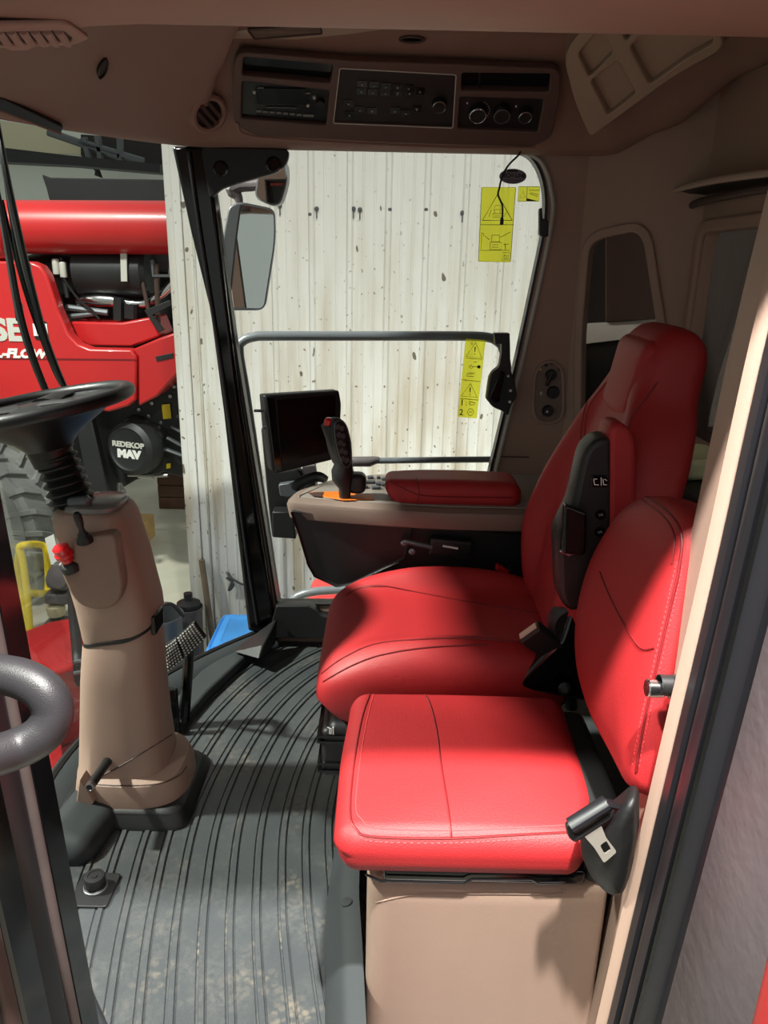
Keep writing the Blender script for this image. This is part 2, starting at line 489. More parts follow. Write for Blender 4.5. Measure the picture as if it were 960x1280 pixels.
# black sill plate under the side window
sp = [(335, 797), (345, 757), (385, 757), (393, 762), (401, 770), (418, 771), (700, 766), (700, 800)]
mb = MB().plate(rpoly(PG.uvs(sp), [.005, .005, .01, .01, .015, .01, 0, 0]), [], .05, PG.lift(-.02), .004)
struct('trim_4', mb, BLK)
# triangular foot of the pillar
mb = MB().loft([[PY(300, 800, 2.50) + Vector((0, 0, -.02)), PY(345, 800, 2.52) + Vector((0, 0, -.02)), PY(348, 770, 2.56)],
                [PY(290, 812, 2.44) + Vector((0, 0, -.01)), PY(325, 822, 2.36) + Vector((0, 0, -.01)), PY(330, 806, 2.40)]])
struct('trim_5', mb, BLK, bevel=.01)

# ------------------------------------------------------------------ door jamb at the near right: swept bands of trim, seal and cover
def jamb_line(px, py, Y0): return PY(px, py, Y0)
J0, J1, J2 = PY(748, 1330, .93), PY(879, 780, .93), PY(975, 360, .93)
J3 = J2 + (J2 - J1) * 1.0 + Vector((.02, 0, 0)); 
jl = spline([J0 + (J0 - J1) * .6, J0, J1, J2, J3], 8)
def sweep(name, prof, m, kind='structure', **k):
    """profile of (dx, dY) swept up the jamb line"""
    return struct(name, MB().loft([[p + Vector((a, b - .93 + YJ0 - 0, 0)) for a, b in prof] for p in jl]), m, **k)
YJ0 = 0
def sw(name, prof, m, parent=None, **k):
    return struct(name, MB().loft([[Vector((p.x + a, b, p.z)) for a, b in prof] for p in jl]), m, parent, **k)
jt = sw('trim_6', [(.000, .93), (-.008, .937), (-.012, .948), (.002, .955), (.012, 1.0), (.016, 1.06), (.05, 1.12), (.16, 1.12), (.16, .93)], TAN, smooth=50)
sl = sw('trim_7', [(.004, .93), (-.004, .925), (-.004, .905), (.012, .902), (.012, .895), (-.002, .89), (-.006, .875), (-.002, .862), (.014, .858), (.014, .85), (-.004, .845), (-.010, .832), (-.004, .82), (.010, .815), (.010, .795), (.16, .795), (.16, .93)], SEAL, smooth=45)
sw('door_seal', [(-.002, .842), (-.012, .832), (-.002, .822), (.004, .832)], BLKG, sl, smooth=60)
sw('trim_8', [(.012, .80), (.002, .785), (.003, .70), (.008, .60), (.014, .570), (.04, .56), (.20, .56), (.20, .80)], DGREY, smooth=50)
# red outer body panel below the cover
mb = MB().rbox((.473, .405, .1), (.24, .28, 1.5), .03)
solo('body_side_panel', mb, WRED, 'red painted body panel at the foot of the dark grey door pillar cover', 'body panel')
# striker pin on the jamb
ps = PY(838, 862, .965)
t = thing('door_striker', 'steel door striker pin sticking out of the tan door frame', 'door striker', ps)
q0, q1 = ps + Vector((.012, 0, 0)), PY(808, 860, .965)
ax = (q1 - q0).normalized()
M = frame_on(q0, ax)
obj('base_plate', MB().lathe([(.022, 0), (.022, .006), (.015, .009), (0, .009)], M), STEELB, t)
obj('pin', MB().lathe([(.013, .004), (.0125, .02), (.0105, .021), (.0105, .024), (.013, .025), (.0135, (q1 - q0).length - .002), (.012, (q1 - q0).length), (0, (q1 - q0).length)], M), CHROME, t)
obj('guard', MB().lathe([(.0155, .006), (.0155, .026), (.014, .026), (.014, .006)], M @ Matrix.Translation((0, .006, .004)), ring=True), BLK, t)

# ------------------------------------------------------------------ near left: pillar and open door edge
A0, A1 = PY(124, 1280, .92), PY(10, 668, .92)
lf = [A0 + (A0 - A1) * .8, A0, A1, A1 + (A1 - A0) * 1.6]
lf = spline(lf, 6)
def swl(name, prof, m, parent=None, **k):
    return struct(name, MB().loft([[Vector((p.x + a, b, p.z)) for a, b in prof] for p in lf]), m, parent, **k)
lp = swl('trim_9', [(.0, .92), (.002, .868), (-.02, .862), (-.10, .866), (-.10, .92)], BLKG)
swl('door_seal', [(.000, .866), (.003, .862), (.002, .854), (-.004, .850), (-.03, .850), (-.03, .866)], STRIP, lp, smooth=50)
dl = thing('cab_door', 'open black framed cab door seen edge on with a looped dark grey grab handle', 'door', (A0.x, .7, -.1))
def swd(name, prof, m):
    o = obj(name, MB().loft([[Vector((p.x + a, b, p.z)) for a, b in prof] for p in lf]), m, dl, smooth=50); return o
swd('seal', [(-.004, .848), (.002, .832), (-.004, .80), (-.012, .80), (-.012, .848)], SEAL)
swd('door_frame', [(-.006, .80), (.0, .795), (.0, .745), (-.012, .735), (-.05, .735), (-.05, .80)], BLKG)
swd('frame_edge', [(-.004, .735), (.002, .73), (.002, .715), (-.006, .708), (-.04, .708), (-.04, .735)], GRILLE)
swd('inner_trim', [(-.008, .708), (-.002, .70), (-.004, .66), (-.02, .655), (-.04, .655), (-.04, .708)], BLK)
swd('glass', [(-.022, .66), (-.016, .66), (-.03, .05), (-.036, .05)], GLASSW)
# grab handle
hp = [(-160, 790, .93), (-90, 815, .89), (-20, 838, .86), (26, 848, .85), (56, 866, .845), (66, 892, .845), (52, 918, .84), (20, 936, .83), (-30, 951, .80), (-100, 968, .77), (-160, 985, .75)]
def PD(px, py, d): return CAM + ray(px, py) * d
hpts = [PD(x, y, d - .05) for x, y, d in hp]
hpts = [hpts[0] + Vector((-.03, .10, 0))] + hpts + [hpts[-1] + Vector((-.015, .10, 0))]
obj('grab_handle', MB().tube(hpts, [.0205] * 3 + [.021] * 10, 16, smooth=6), mat('handle_grey', (44, 42, 45), .42, bump=.2, bscale=700), dl, label='dark grey looped grab handle')
# ================================================================== THE SHOP OUTSIDE
ZG = -1.95
m = mat('concrete', (196, 192, 176), .45, bump=.2, bscale=30, col2=(150, 146, 132), vscale=.9, thr=(.42, .72), detail=6)
struct('shop_floor', MB().box((-4, 6, ZG - .05), (26, 26, .1)), m)

def wall_mat(name, col):
    m = mat(name, col, .38, spec=.4); nt = m.node_tree; b = nt.nodes['Principled BSDF']
    tc = nt.nodes.new('ShaderNodeTexCoord')
    def noise(scale, sx, sz, detail=4):
        mp = nt.nodes.new('ShaderNodeMapping'); mp.inputs['Scale'].default_value = (sx, 1, sz)
        n = nt.nodes.new('ShaderNodeTexNoise'); n.inputs['Scale'].default_value = scale; n.inputs['Detail'].default_value = detail
        nt.links.new(tc.outputs['Object'], mp.inputs['Vector']); nt.links.new(mp.outputs[0], n.inputs['Vector']); return n
    def rng(src, a, c, lo=0, hi=1):
        r = nt.nodes.new('ShaderNodeMapRange'); r.inputs['From Min'].default_value = a; r.inputs['From Max'].default_value = c
        r.inputs['To Min'].default_value = lo; r.inputs['To Max'].default_value = hi; nt.links.new(src, r.inputs['Value']); return r.outputs[0]
    def mul(a, c):
        x = nt.nodes.new('ShaderNodeMath'); x.operation = 'MULTIPLY'; nt.links.new(a, x.inputs[0]); nt.links.new(c, x.inputs[1]); return x.outputs[0]
    def mix(fac, a, colb):
        x = nt.nodes.new('ShaderNodeMix'); x.data_type = 'RGBA'; nt.links.new(fac, x.inputs[0])
        if isinstance(a, tuple): x.inputs[6].default_value = a
        else: nt.links.new(a, x.inputs[6])
        x.inputs[7].default_value = lin(colb); return x.outputs[2]
    sep = nt.nodes.new('ShaderNodeSeparateXYZ'); nt.links.new(tc.outputs['Object'], sep.inputs[0])
    low = rng(sep.outputs['Z'], 4.1, 2.0)           # dirt splashed up the lower wall
    st = mul(rng(noise(3, 3, .35).outputs['Fac'], .42, .70), low)
    c1 = mix(st, lin(col), (198, 184, 160))
    sp = mul(rng(noise(38, 1, .8, 1).outputs['Fac'], .69, .735), rng(sep.outputs['Z'], 4.4, 2.4))
    c2 = mix(sp, c1, (128, 112, 92))
    sp2 = rng(noise(13, 1, .6, 1).outputs['Fac'], .745, .76)
    c3 = mix(sp2, c2, (120, 112, 100))
    nt.links.new(c3, b.inputs['Base Color'])
    return m
WM = wall_mat('ribbed_steel_wall', (237, 237, 233))
YW = 5.0
xl = PY(224, 480, YW).x + .15
pr = []; x = xl; per = .236
while x < 5.2:
    for a, h in ((0, 0), (.012, .022), (.034, .022), (.046, 0), (.096, 0), (.101, .005), (.109, .005), (.114, 0), (.168, 0), (.173, .005), (.181, .005), (.186, 0)):
        pr.append((x + a, YW - h))
    x += per
pr += [(x, YW), (x, YW + .12), (xl, YW + .12)]
mb = MB().prism([Vector((a, b, ZG)) for a, b in pr], (0, 0, 7.0))
wo = struct('wall_shop', mb, WM, smooth=20, loc=(0, YW, ZG))
mb = MB()
for a, b_ in ((xl - .13, .035), (xl - .085, .06), (xl - .03, .03)):
    mb.box((a, YW - .02, ZG + 3.5), (.05, b_, 7.0))
mb.box((xl - .075, YW + .04, ZG + 3.5), (.15, .1, 7.0))
struct('trim_10', mb, WM, bevel=.004, loc=(0, YW, ZG))
mb = MB()
for px, py in ((396, 261), (442, 261), (450, 262), (487, 262), (533, 262), (578, 266), (388, 268), (350, 257)):
    p = PY(px, py, YW - .01); mb.lathe([(.014, 0), (.014, .008), (.006, .016), (0, .016)], frame_on(p, (0, -1, 0)), 8); mb.box(p + Vector((0, -.004, -.03)), (.008, .004, .05))
struct('wall_fixings', mb, STEELB)
# far wall, beams
FW = mat('far_wall_white', (226, 232, 226), .6)
struct('wall_far', MB().box((-5, 15, 3), (22, .2, 10)), FW)
struct('wall_front', MB().box((-15, 5, 3), (.2, 22, 10)), FW)
CRM = mat('far_wall_cream', (205, 200, 172), .7)
def ob(px0, py0, px1, py1, Y, depth):
    a = PY(px0, py0, Y); b = PY(px1, py1, Y); c = (a + b) / 2
    return Vector((c.x, c.y + depth / 2, c.z)), (abs(b.x - a.x), depth, abs(b.z - a.z))
mb = MB().prism([PY(x, y, 14.5) for x, y in ((-200, 120), (60, 160), (100, 176), (101, 193), (-200, 180))], (0, .1, 0)); struct('trim_11', mb, CRM)
mb = MB().prism([PY(x, y, 12.0) for x, y in ((-200, 172), (0, 184), (84, 194), (200, 205), (200, 216), (84, 206), (-200, 192))], (0, .4, 0)); struct('beam', mb, BLKM)
mb = MB()
for a, b in (((60, 165), (150, 196)), ((100, 178), (180, 202)), ((105, 172), (112, 198)), ((122, 170), (126, 200)), ((150, 172), (150, 204))):
    mb.tube([PY(*a, 13.6), PY(*b, 13.6)], .06, 6)
struct('beam.001', mb, STEELB)
mb = MB().prism([PY(x, y, 14.2) for x, y in ((101, 168), (215, 176), (215, 214), (120, 206), (118, 219), (126, 222), (101, 194))], (0, .1, 0)); struct('trim_12', mb, DPANEL)

# ------------------------------------------------------------------ the other combine harvester
YC = 7.2
def cp(L, Y): return [PY(x, y, Y) for x, y in L]
org = PY(60, 700, YC); org.z = ZG
cb = thing('combine_harvester', 'red combine harvester parked in the shop beyond the windscreen', 'combine harvester', org)
def cpr(name, L, Y, d, m, bevel=.02, parent=None, smooth=32):
    return obj(name, MB().prism(cp(L, Y), (0, d, 0)), m, parent or cb, bevel=bevel, smooth=smooth)
side = cpr('side_panel', [(-170, 322), (38, 327), (50, 332), (58, 343), (72, 386), (86, 418), (97, 430), (112, 436), (164, 437), (171, 446), (170, 500), (160, 508), (136, 515), (60, 505), (-170, 488)], YC, .16, WRED)
cpr('rear_panel', [(165, 437), (200, 422), (226, 413), (232, 470), (222, 468), (196, 496), (173, 508), (172, 446)], YC + .02, .5, WRED)
cpr('deck_panel', [(85, 402), (152, 403), (190, 396), (200, 420), (164, 434), (112, 433), (98, 426)], YC + .25, .5, WRED)
# grain tank wall and unloading auger behind
cpr('hood_extension', [(52, 218), (62, 222), (235, 225), (235, 262), (66, 258), (61, 248), (58, 236)], YC + 1.3, .06, BLKM, .01)
ax0, ax1 = PY(-200, 283, YC + .3), PY(236, 285, YC + .3)
au = obj('unloading_auger', MB().tube([ax0, ax0.lerp(ax1, .42), ax0.lerp(ax1, .44), ax0.lerp(ax1, .46), ax0.lerp(ax1, .48), ax1], [.235, .235, .25, .25, .235, .235], 40), WRED, cb)
obj('auger_elbow', MB().tube([PY(-160, 300, YC + .1), PY(-40, 300, YC + .1), PY(10, 298, YC + .1), PY(14, 298, YC + .1)], [.2, .2, .19, .12], 24), WRED, cb)
cpr('tank_edge', [(-200, 249), (52, 251), (110, 253), (236, 256), (236, 262), (-200, 258)], YC + .6, .3, WRED, .01)
# engine bay
obj('air_filter', MB().tube([PY(100, 338, YC + .5), PY(182, 340, YC + .5), PY(188, 340, YC + .5)], [.235, .235, .2], 32), BLKM, cb)
obj('filter_duct', MB().tube([PY(45, 345, YC + .6), PY(75, 340, YC + .6), PY(100, 338, YC + .6)], [.2, .21, .16], 24), BLKM, cb)
obj('muffler', MB().tube([PY(182, 318, YC + .9), PY(236, 320, YC + .9)], .16, 24), STEELB, cb)
cpr('strap', [(150, 313), (158, 313), (159, 352), (151, 352)], YC + .24, .02, GBAND, .003)
cpr('engine_block', [(70, 358), (200, 362), (200, 405), (84, 402)], YC + .75, .5, BLKM, .03)
cpr('bulkhead', [(40, 300), (236, 300), (236, 470), (40, 470)], YC + 1.2, .1, mat('engine_dark', (28, 24, 24), .7, vary=.4, vscale=3), .0)
pipe = obj('exhaust_pipe', MB().tube([PY(x, y, YC + .4) for x, y in ((96, 377), (108, 375), (122, 375), (140, 376), (160, 379), (176, 380), (188, 376), (204, 366), (218, 352), (228, 344))], [.035, .05, .065, .06, .04, .04, .04, .04, .045, .045], 14, smooth=3), CHROME, cb)
for i, ((x0, y0), (x1, y1), r) in enumerate((((83, 384), (135, 391), .03), ((84, 396), (120, 392), .025), ((148, 372), (148, 400), .05), ((163, 380), (163, 398), .06), ((178, 352), (190, 410), .02), ((195, 330), (198, 410), .025), ((76, 322), (84, 372), .022))):
    obj('bracket', MB().tube([PY(x0, y0, YC + .32), PY(x1, y1, YC + .32)], r, 8), (STEELB, STEELB, BLKM, BLKM, GRILLE, GRILLE, BLKM)[i], cb)
for x, y, h in ((70, 333, .1), (79, 337, .1)):
    p = PY(x, y, YC + .28); obj('fuel_filter', MB().lathe([(.03, -.07), (.033, -.06), (.033, .06), (.02, .07), (0, .07)], Matrix.Translation(p), 12), GBAND, cb)
obj('hose', MB().tube([PY(x, y, YC + .26) for x, y in ((78, 345), (86, 358), (100, 376), (115, 388), (124, 399))], .012, 6, smooth=4), BLK, cb)
obj('handrail', MB().tube([PY(x, y, YC + .3) for x, y in ((190, 325), (192, 345), (212, 345), (214, 322))], .02, 6), STEELB, cb)
cpr('step_frame', [(180, 388), (212, 375), (214, 382), (190, 394), (205, 412), (198, 416)], YC + .2, .04, BLKM, .005)
# lettering on the side panel
PS = Plane((0, YC - .004, 0), (1, 0, 0), (0, 0, 1))
def on(px, py): p = PY(px, py, YC - .004); return PS.M @ Matrix.Translation((p.x, p.z, 0))
hgt = (PY(20, 400, YC).z - PY(20, 426, YC).z) / .70
mb = MB().text('CASE', hgt, on(29, 414), .004, 'RIGHT', offset=.012, sx=1.12); obj('lettering', mb, GBAND, side)
mb = MB().plate(rrect((0, 0), .13, .17, .03), [], .008, on(51, 413)); obj('emblem', mb, BLK, side)
mb = MB().text('IH', .14, on(51, 413) @ Matrix.Translation((0, 0, .005)), .004, offset=.008); obj('lettering', mb, WHITE, side)
h2 = (PY(20, 436, YC).z - PY(20, 446.5, YC).z) / .70
mb = MB().text('AXIAL-FLOW', h2, on(57, 443), .004, 'RIGHT', offset=.006, shear=.25, sx=1.18); obj('lettering', mb, WHITE, side)
cpr('stripe', [(-170, 445), (170, 449), (170, 451), (-170, 448)], YC - .003, .006, REDS, 0, side)
# rear chassis with the chopper drive
cpr('chassis_plate', [(95, 505), (225, 470), (232, 470), (240, 600), (205, 590), (170, 600), (128, 625), (60, 620), (60, 520)], YC + .45, .1, BLKM, .01)
cpr('chassis_frame', [(92, 520), (112, 515), (136, 618), (112, 622)], YC + .1, .12, BLKM, .01)
pc = PY(160, 562, YC + .1)
M = frame_on(pc, Vector((-.35, -1, .05)))
ch = obj('drive_cover', MB().lathe([(.26, -.22), (.28, -.12), (.265, -.03), (.225, 0), (.215, .006), (.20, -.004), (.19, -.008), (0, -.008)], M, 36), BLKM, cb)
obj('drive_housing', MB().rbox(PY(176, 552, YC + .35), (.42, .3, .44), .08, Matrix.Rotation(rad(25), 3, 'Y')), BLK, cb)
obj('lettering', MB().text('REDEKOP', .072, M @ Matrix.Translation((0, .045, -.004)), .003, offset=.003, sx=1.2), GBAND, ch)
obj('lettering', MB().text('MAV', .105, M @ Matrix.Translation((.005, -.05, -.004)), .003, offset=.008, sx=1.25), WHITE, ch)
for i, (a, b) in enumerate((((221, 520), (236, 527)), ((214, 533), (236, 545)), ((209, 547), (236, 562)), ((206, 561), (236, 572)))):
    A, B = PY(*a, YC + .3), PY(*b, YC + .3)
    obj('chopper_vane', MB().tube([A, B], .035, 8, flat=.5), STEELB, cb)
cpr('warning_decal', [(202, 506), (212, 505), (214, 523), (204, 524)], YC + .42, .01, YELP, 0)
cpr('warning_decal', [(208, 580), (213, 579), (213, 585), (208, 586)], YC + .42, .01, YELP, 0)
obj('hydraulic_cylinder', MB().tube([PY(160, 594, YC + .2), PY(172, 594, YC + .2), PY(173, 594, YC + .2), PY(192, 595, YC + .2), PY(193, 595, YC + .2), PY(210, 594, YC + .2)], [.015, .015, .032, .032, .018, .018], 10), STEEL, cb)
for x, y in ((190, 504), (186, 520), (201, 528), (186, 535), (193, 571), (200, 571), (174, 512), (210, 480), (218, 483), (213, 495), (197, 548), (206, 540)):
    p = PY(x, y, YC + .44); obj('bolt', MB().lathe([(.02, 0), (.02, .015), (0, .018)], frame_on(p, (0, -1, 0)), 6), STEEL, cb)
for x, y in ((150, 610), (154, 618)):
    p = PY(x, y, YC + .3); obj('coupling', MB().lathe([(.03, -.06), (.035, .02), (.02, .06), (0, .06)], Matrix.Translation(p), 10), STEEL, cb)
cpr('tool_lug', [(194, 446), (216, 441), (217, 447), (196, 452)], YC + .01, .02, BLKM, .003)
# tyre with lugs: axle across the machine
tc_ = PY(-27, 652, YC - .1); Rt = tc_.z - ZG
M = frame_on(tc_, (-.12, -1, .0))
prof = [(.42, -.30), (.50, -.34), (.70, -.34), (Rt - .10, -.31), (Rt - .04, -.24), (Rt - .035, 0), (Rt - .04, .24), (Rt - .10, .31), (.70, .34), (.50, .34), (.42, .30)]
mb = MB().lathe(prof, M, 64)
ty = obj('tyre', mb, TIRE, cb)
mb = MB()
for i in range(22):
    for sg in (1, -1):
        a = 2 * math.pi * (i + (.5 if sg > 0 else 0)) / 22
        def tp(ang, r, h): return M @ Vector((r * math.cos(ang), r * math.sin(ang), h))
        A = [(a, Rt - .05, .02 * sg), (a + .11, Rt - .05, .22 * sg), (a + .15, Rt - .12, .33 * sg), (a + .17, Rt - .22, .345 * sg)]
        rg = []
        for (an, r, h) in A:
            rg.append([tp(an, r - .02, h), tp(an, r + .055, h), tp(an + .07, r + .055, h * 1.0), tp(an + .085, r - .02, h)])
        mb.loft(rg)
obj('tread', mb, TIRE, ty, bevel=.008)
obj('rim', MB().lathe([(.41, -.1), (.43, .3), (.40, .3), (.36, .12), (.15, .12), (.1, .2), (0, .2)], M, 40), WRED, cb)

# ------------------------------------------------------------------ things on the shop floor
def gnd(px, py): return PZ(px, py, ZG)
# brown crate behind the wall end
b0 = gnd(199, 636)
bx = thing('wooden_crate', 'brown wooden crate on the shop floor under the black chopper', 'crate', b0)
bw = PY(245, 600, b0.y).x - b0.x; bh = PY(199, 592, b0.y).z - ZG
mb = MB()
for k in range(3): mb.box((b0.x + bw / 2, b0.y + .02, ZG + bh * (k + .5) / 3), (bw, .04, bh / 3 - .012))
obj('front_board', mb, BROWN, bx, bevel=.004)
mb = MB().box((b0.x + .02, b0.y + .4, ZG + bh / 2), (.04, .72, bh)).box((b0.x + bw / 2, b0.y + .78, ZG + bh / 2), (bw, .04, bh)).box((b0.x + bw - .02, b0.y + .4, ZG + bh / 2), (.04, .72, bh)).box((b0.x + bw / 2, b0.y + .4, ZG + .03), (bw - .08, .7, .04))
obj('side_board', mb, BROWN, bx)
mb = MB().box((b0.x + bw / 2 + .05, b0.y + .4, ZG + bh + .03), (bw * 1.1, .5, .05)).box((b0.x + bw / 2 + .12, b0.y + .4, ZG + bh + .10), (bw * .9, .4, .05)); solo('timber_offcut', mb, WOOD, 'pale timber offcuts lying on top of the brown crate', 'timber')
# cardboard box
c0 = gnd(168, 682); cw = PY(180, 680, c0.y).x - PY(166, 680, c0.y).x; hh = PY(172, 655, c0.y).z - ZG
mb = MB().rbox((c0.x + .02, c0.y + .2, ZG + hh / 2), (.24, .4, hh), .01)
solo('cardboard_box', mb, CARD, 'small cardboard box standing on the concrete behind the tan steering column', 'box')
# yellow hoop stand
y0 = gnd(38, 800)
def yp(px, py, dy=0): return PY(px, py, y0.y + dy)
t = thing('yellow_stand', 'yellow tubular hoop stand beside the big ridged tyre on the shop floor', 'stand', y0)
obj('front_hoop', MB().tube([Vector((yp(38, 800).x, y0.y, ZG)), yp(34, 745), yp(28, 700), yp(24, 685), yp(33, 681, .03), yp(50, 681, .3), yp(58, 690, .35), yp(60, 735, .35), yp(52, 742, .2), yp(34, 740)], .032, 10, smooth=5), YELP, t)
obj('rear_leg', MB().tube([yp(25, 684), yp(22, 705, .05), yp(26, 740, .1), Vector((yp(28, 770).x, y0.y + .1, ZG))], .03, 10, smooth=5), YELP, t)
# hydraulic motor on a stand beside the tyre
h0 = gnd(72, 800)
t = thing('pump_unit', 'grey pump and motor unit on the floor between the yellow stand and the column', 'pump', h0)
hy = h0.y - .1
obj('motor', MB().tube([PY(62, 716, hy), PY(66, 718, hy), PY(84, 722, hy), PY(88, 722, hy)], [.07, .12, .12, .08], 20), STEELB, t)
obj('flange', MB().lathe([(.10, 0), (.10, .04), (.05, .05), (0, .06)], frame_on(PY(75, 720, hy - .12), (-.3, -1, .2)), 16), DGREY, t)
obj('pump_block', MB().rbox(PY(74, 745, hy), (.20, .16, .1), .02), DGREY, t)
obj('filter_bowl', MB().lathe([(.07, -.05), (.08, 0), (.08, .04), (.05, .06), (0, .06)], Matrix.Translation(PY(70, 762, hy)), 16), mat('bowl_beige', (170, 160, 130), .4), t)
obj('base', MB().rbox(Vector((PY(74, 780, hy).x, hy, (PY(74, 775, hy).z + ZG) / 2)), (.22, .2, PY(74, 775, hy).z - ZG), .02), DGREY, t)
mb = MB().prism([PY(x, y, hy + .1) for x, y in ((56, 673), (67, 668), (72, 690), (75, 704), (64, 706))], (0, .01, 0)); obj('instruction_card', mb, WHITE, t)
# buckets and a broom handle by the wall
bk = gnd(216, 800); by = 5.0
def pail(name, label, px, pyt, Y, r, h, m):
    p = PY(px, pyt, Y); t = thing(name, label, 'bucket', (p.x, Y, p.z - h))
    M = Matrix.Translation((p.x, Y, p.z - h))
    obj('body', MB().lathe([(r * .8, 0), (r, h), (r * 1.06, h), (r * 1.06, h - .02), (r * .98, h - .02), (r * .95, h - .005), (r * .76, .01), (0, .01)], M), m, t)
    return t, p
yb = 4.55
p_ = PY(213, 768, yb); hb = p_.z - ZG
t, p = pail('metal_bucket', 'grey metal bucket on the shop floor right behind the brake pedal', 200, 768, yb - .1, .14, PY(200, 768, yb - .1).z - ZG, STEELB)
obj('bail_handle', MB().tube([p + Vector((-.15, 0, -.01)), p + Vector((-.05, -.05, .07)), p + Vector((.09, -.05, .10)), p + Vector((.15, 0, -.01))], .012, 8, smooth=5), BLK, t)
t, p = pail('round_drum', 'dark grey drum standing against the end of the white ribbed wall', 236, 758, yb + .22, .09, PY(236, 758, yb + .22).z - ZG, DGREY)
obj('lid', MB().lathe([(.08, 0), (.08, .03), (.03, .05), (.03, .10), (0, .10)], Matrix.Translation(p)), BLKM, t)
sb = PY(252, 700, YW - .08); st_ = Vector((PY(272, 800, YW - .3).x, YW - .20, ZG))
sb2 = st_ + (sb - st_); 
solo('broom_handle', MB().tube([st_, sb], .022, 10), WOOD, 'grey wooden broom handle leaning on the white ribbed wall', 'broom handle')
p = PY(285, 722, YW - .03)
mb = MB().tube([PY(283, 715, YW - .03), PY(288, 722, YW - .06), PY(302, 730, YW - .05), PY(320, 736, YW - .04)], .008, 6, smooth=3)
mb.tube([PY(285, 716, YW - .05), PY(290, 726, YW - .05), PY(286, 738, YW - .04), PY(292, 730, YW - .06), PY(283, 722, YW - .05)], .010, 6, smooth=4)
solo('wire_coil', mb, STEELB, 'knot of loose wire hanging on the white ribbed wall', 'wire')
# blue tub
u0, u1 = PY(262, 790, 4.1), PY(312, 790, 4.1)
ctr = Vector(((u0.x + .32), 4.25, 0)); hu = PY(290, 806, 4.1).z - ZG
t = thing('blue_tub', 'blue plastic tub standing at the foot of the white ribbed wall', 'tub', (ctr.x, ctr.y, ZG))
def rr(w, d, z, r=.05): return [Vector((ctr.x + a, ctr.y + b, z)) for a, b in rrect((0, 0), w, d, r)]
obj('body', MB().loft([rr(.54, .40, ZG), rr(.62, .46, ZG + hu), rr(.58, .42, ZG + hu + .0), rr(.50, .36, ZG + .02)]), BLUE, t)
obj('lid', MB().loft([rr(.60, .44, ZG + hu - .004), rr(.60, .44, ZG + hu + .018), rr(.52, .36, ZG + hu + .028), rr(.50, .34, ZG + hu + .020)]), BLUE, t, smooth=40)
obj('rim', MB().loft([rr(.66, .5, ZG + hu - .05), rr(.67, .51, ZG + hu - .01), rr(.64, .48, ZG + hu + .01), rr(.60, .44, ZG + hu - .005), rr(.60, .44, ZG + hu - .05)]), BLUE, t)
# header frame of this machine, low in front of the cab
hd = PZ(66, 800, -.62)
t = thing('crop_header', 'red painted crop header below the windscreen left of the column', 'header', (hd.x, hd.y, ZG))
zt = -.62
tp_ = [PZ(x, y, zt) for x, y in ((30, 788), (62, 776), (98, 770), (140, 800), (100, 832), (52, 845), (38, 850))]
mb = MB().prism(tp_, (0, 0, -.9)); obj('end_panel', mb, WRED, t, bevel=.02)
lo = [PZ(x, y, -1.05) for x, y in ((30, 880), (120, 850), (140, 1010), (60, 1060), (20, 1000))]
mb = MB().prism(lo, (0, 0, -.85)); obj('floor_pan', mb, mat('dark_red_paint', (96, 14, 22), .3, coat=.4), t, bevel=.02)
mb = MB().prism([PZ(x, y, -.98) for x, y in ((60, 935), (76, 925), (88, 1000), (70, 1040))], (0, 0, -.05)); obj('auger_edge', mb, WRED, t, bevel=.01)
hs = [PZ(90, 740, -.50), PZ(92, 770, -.52), PZ(95, 800, -.55), PZ(98, 830, -.58), PZ(101, 862, -.8)]
obj('hydraulic_hose', MB().tube(hs, .028, 10, smooth=4), BLK, t)
for a in (828, 842): obj('hose_clamp', MB().tube([PZ(92, a, -.56), PZ(104, a - 2, -.56)], .012, 8), CHROME, t)

# ------------------------------------------------------------------ platform rails and mirror outside the right window
YRL = 2.86
rl = thing('platform_rail', 'grey tubular guard rail of the platform outside the side window', 'guard rail', PY(345, 760, YRL))
def rp(L): return [PY(x, y, YRL) for x, y in L]
obj('rail_loop', MB().tube(rp([(358, 850), (352, 790), (340, 710), (322, 590), (307, 490), (299, 440), (303, 427), (318, 421), (340, 420), (450, 420), (560, 420), (605, 421), (622, 427), (630, 440), (636, 480), (650, 600)]), .0175, 14, smooth=5), GTUBE, rl)
mr = PY(455, 576, YRL)
obj('mid_rail', MB().tube(rp([(420, 576), (462, 576), (540, 575), (640, 574)]), .0125, 12), GTUBE, rl)
obj('rail_joint', MB().tube(rp([(432, 577), (440, 577), (462, 577), (470, 575), (474, 575)]), [.017, .02, .021, .015, .013], 12), DGREY, rl)
obj('lower_loop', MB().tube(rp([(350, 790), (358, 762), (368, 748), (385, 741), (410, 738), (450, 737), (520, 738)]), .0175, 12, smooth=5), GTUBE, rl)
mb = MB().prism([PY(x, y, 3.05) for x, y in ((378, 772), (384, 757), (398, 749), (440, 746), (480, 748), (480, 790), (378, 790))], (0, .3, 0))
solo('red_tank_cover', mb, WRED, 'red painted cover outside the side window below the grey rail', 'machine cover', bevel=.03, seg=3)
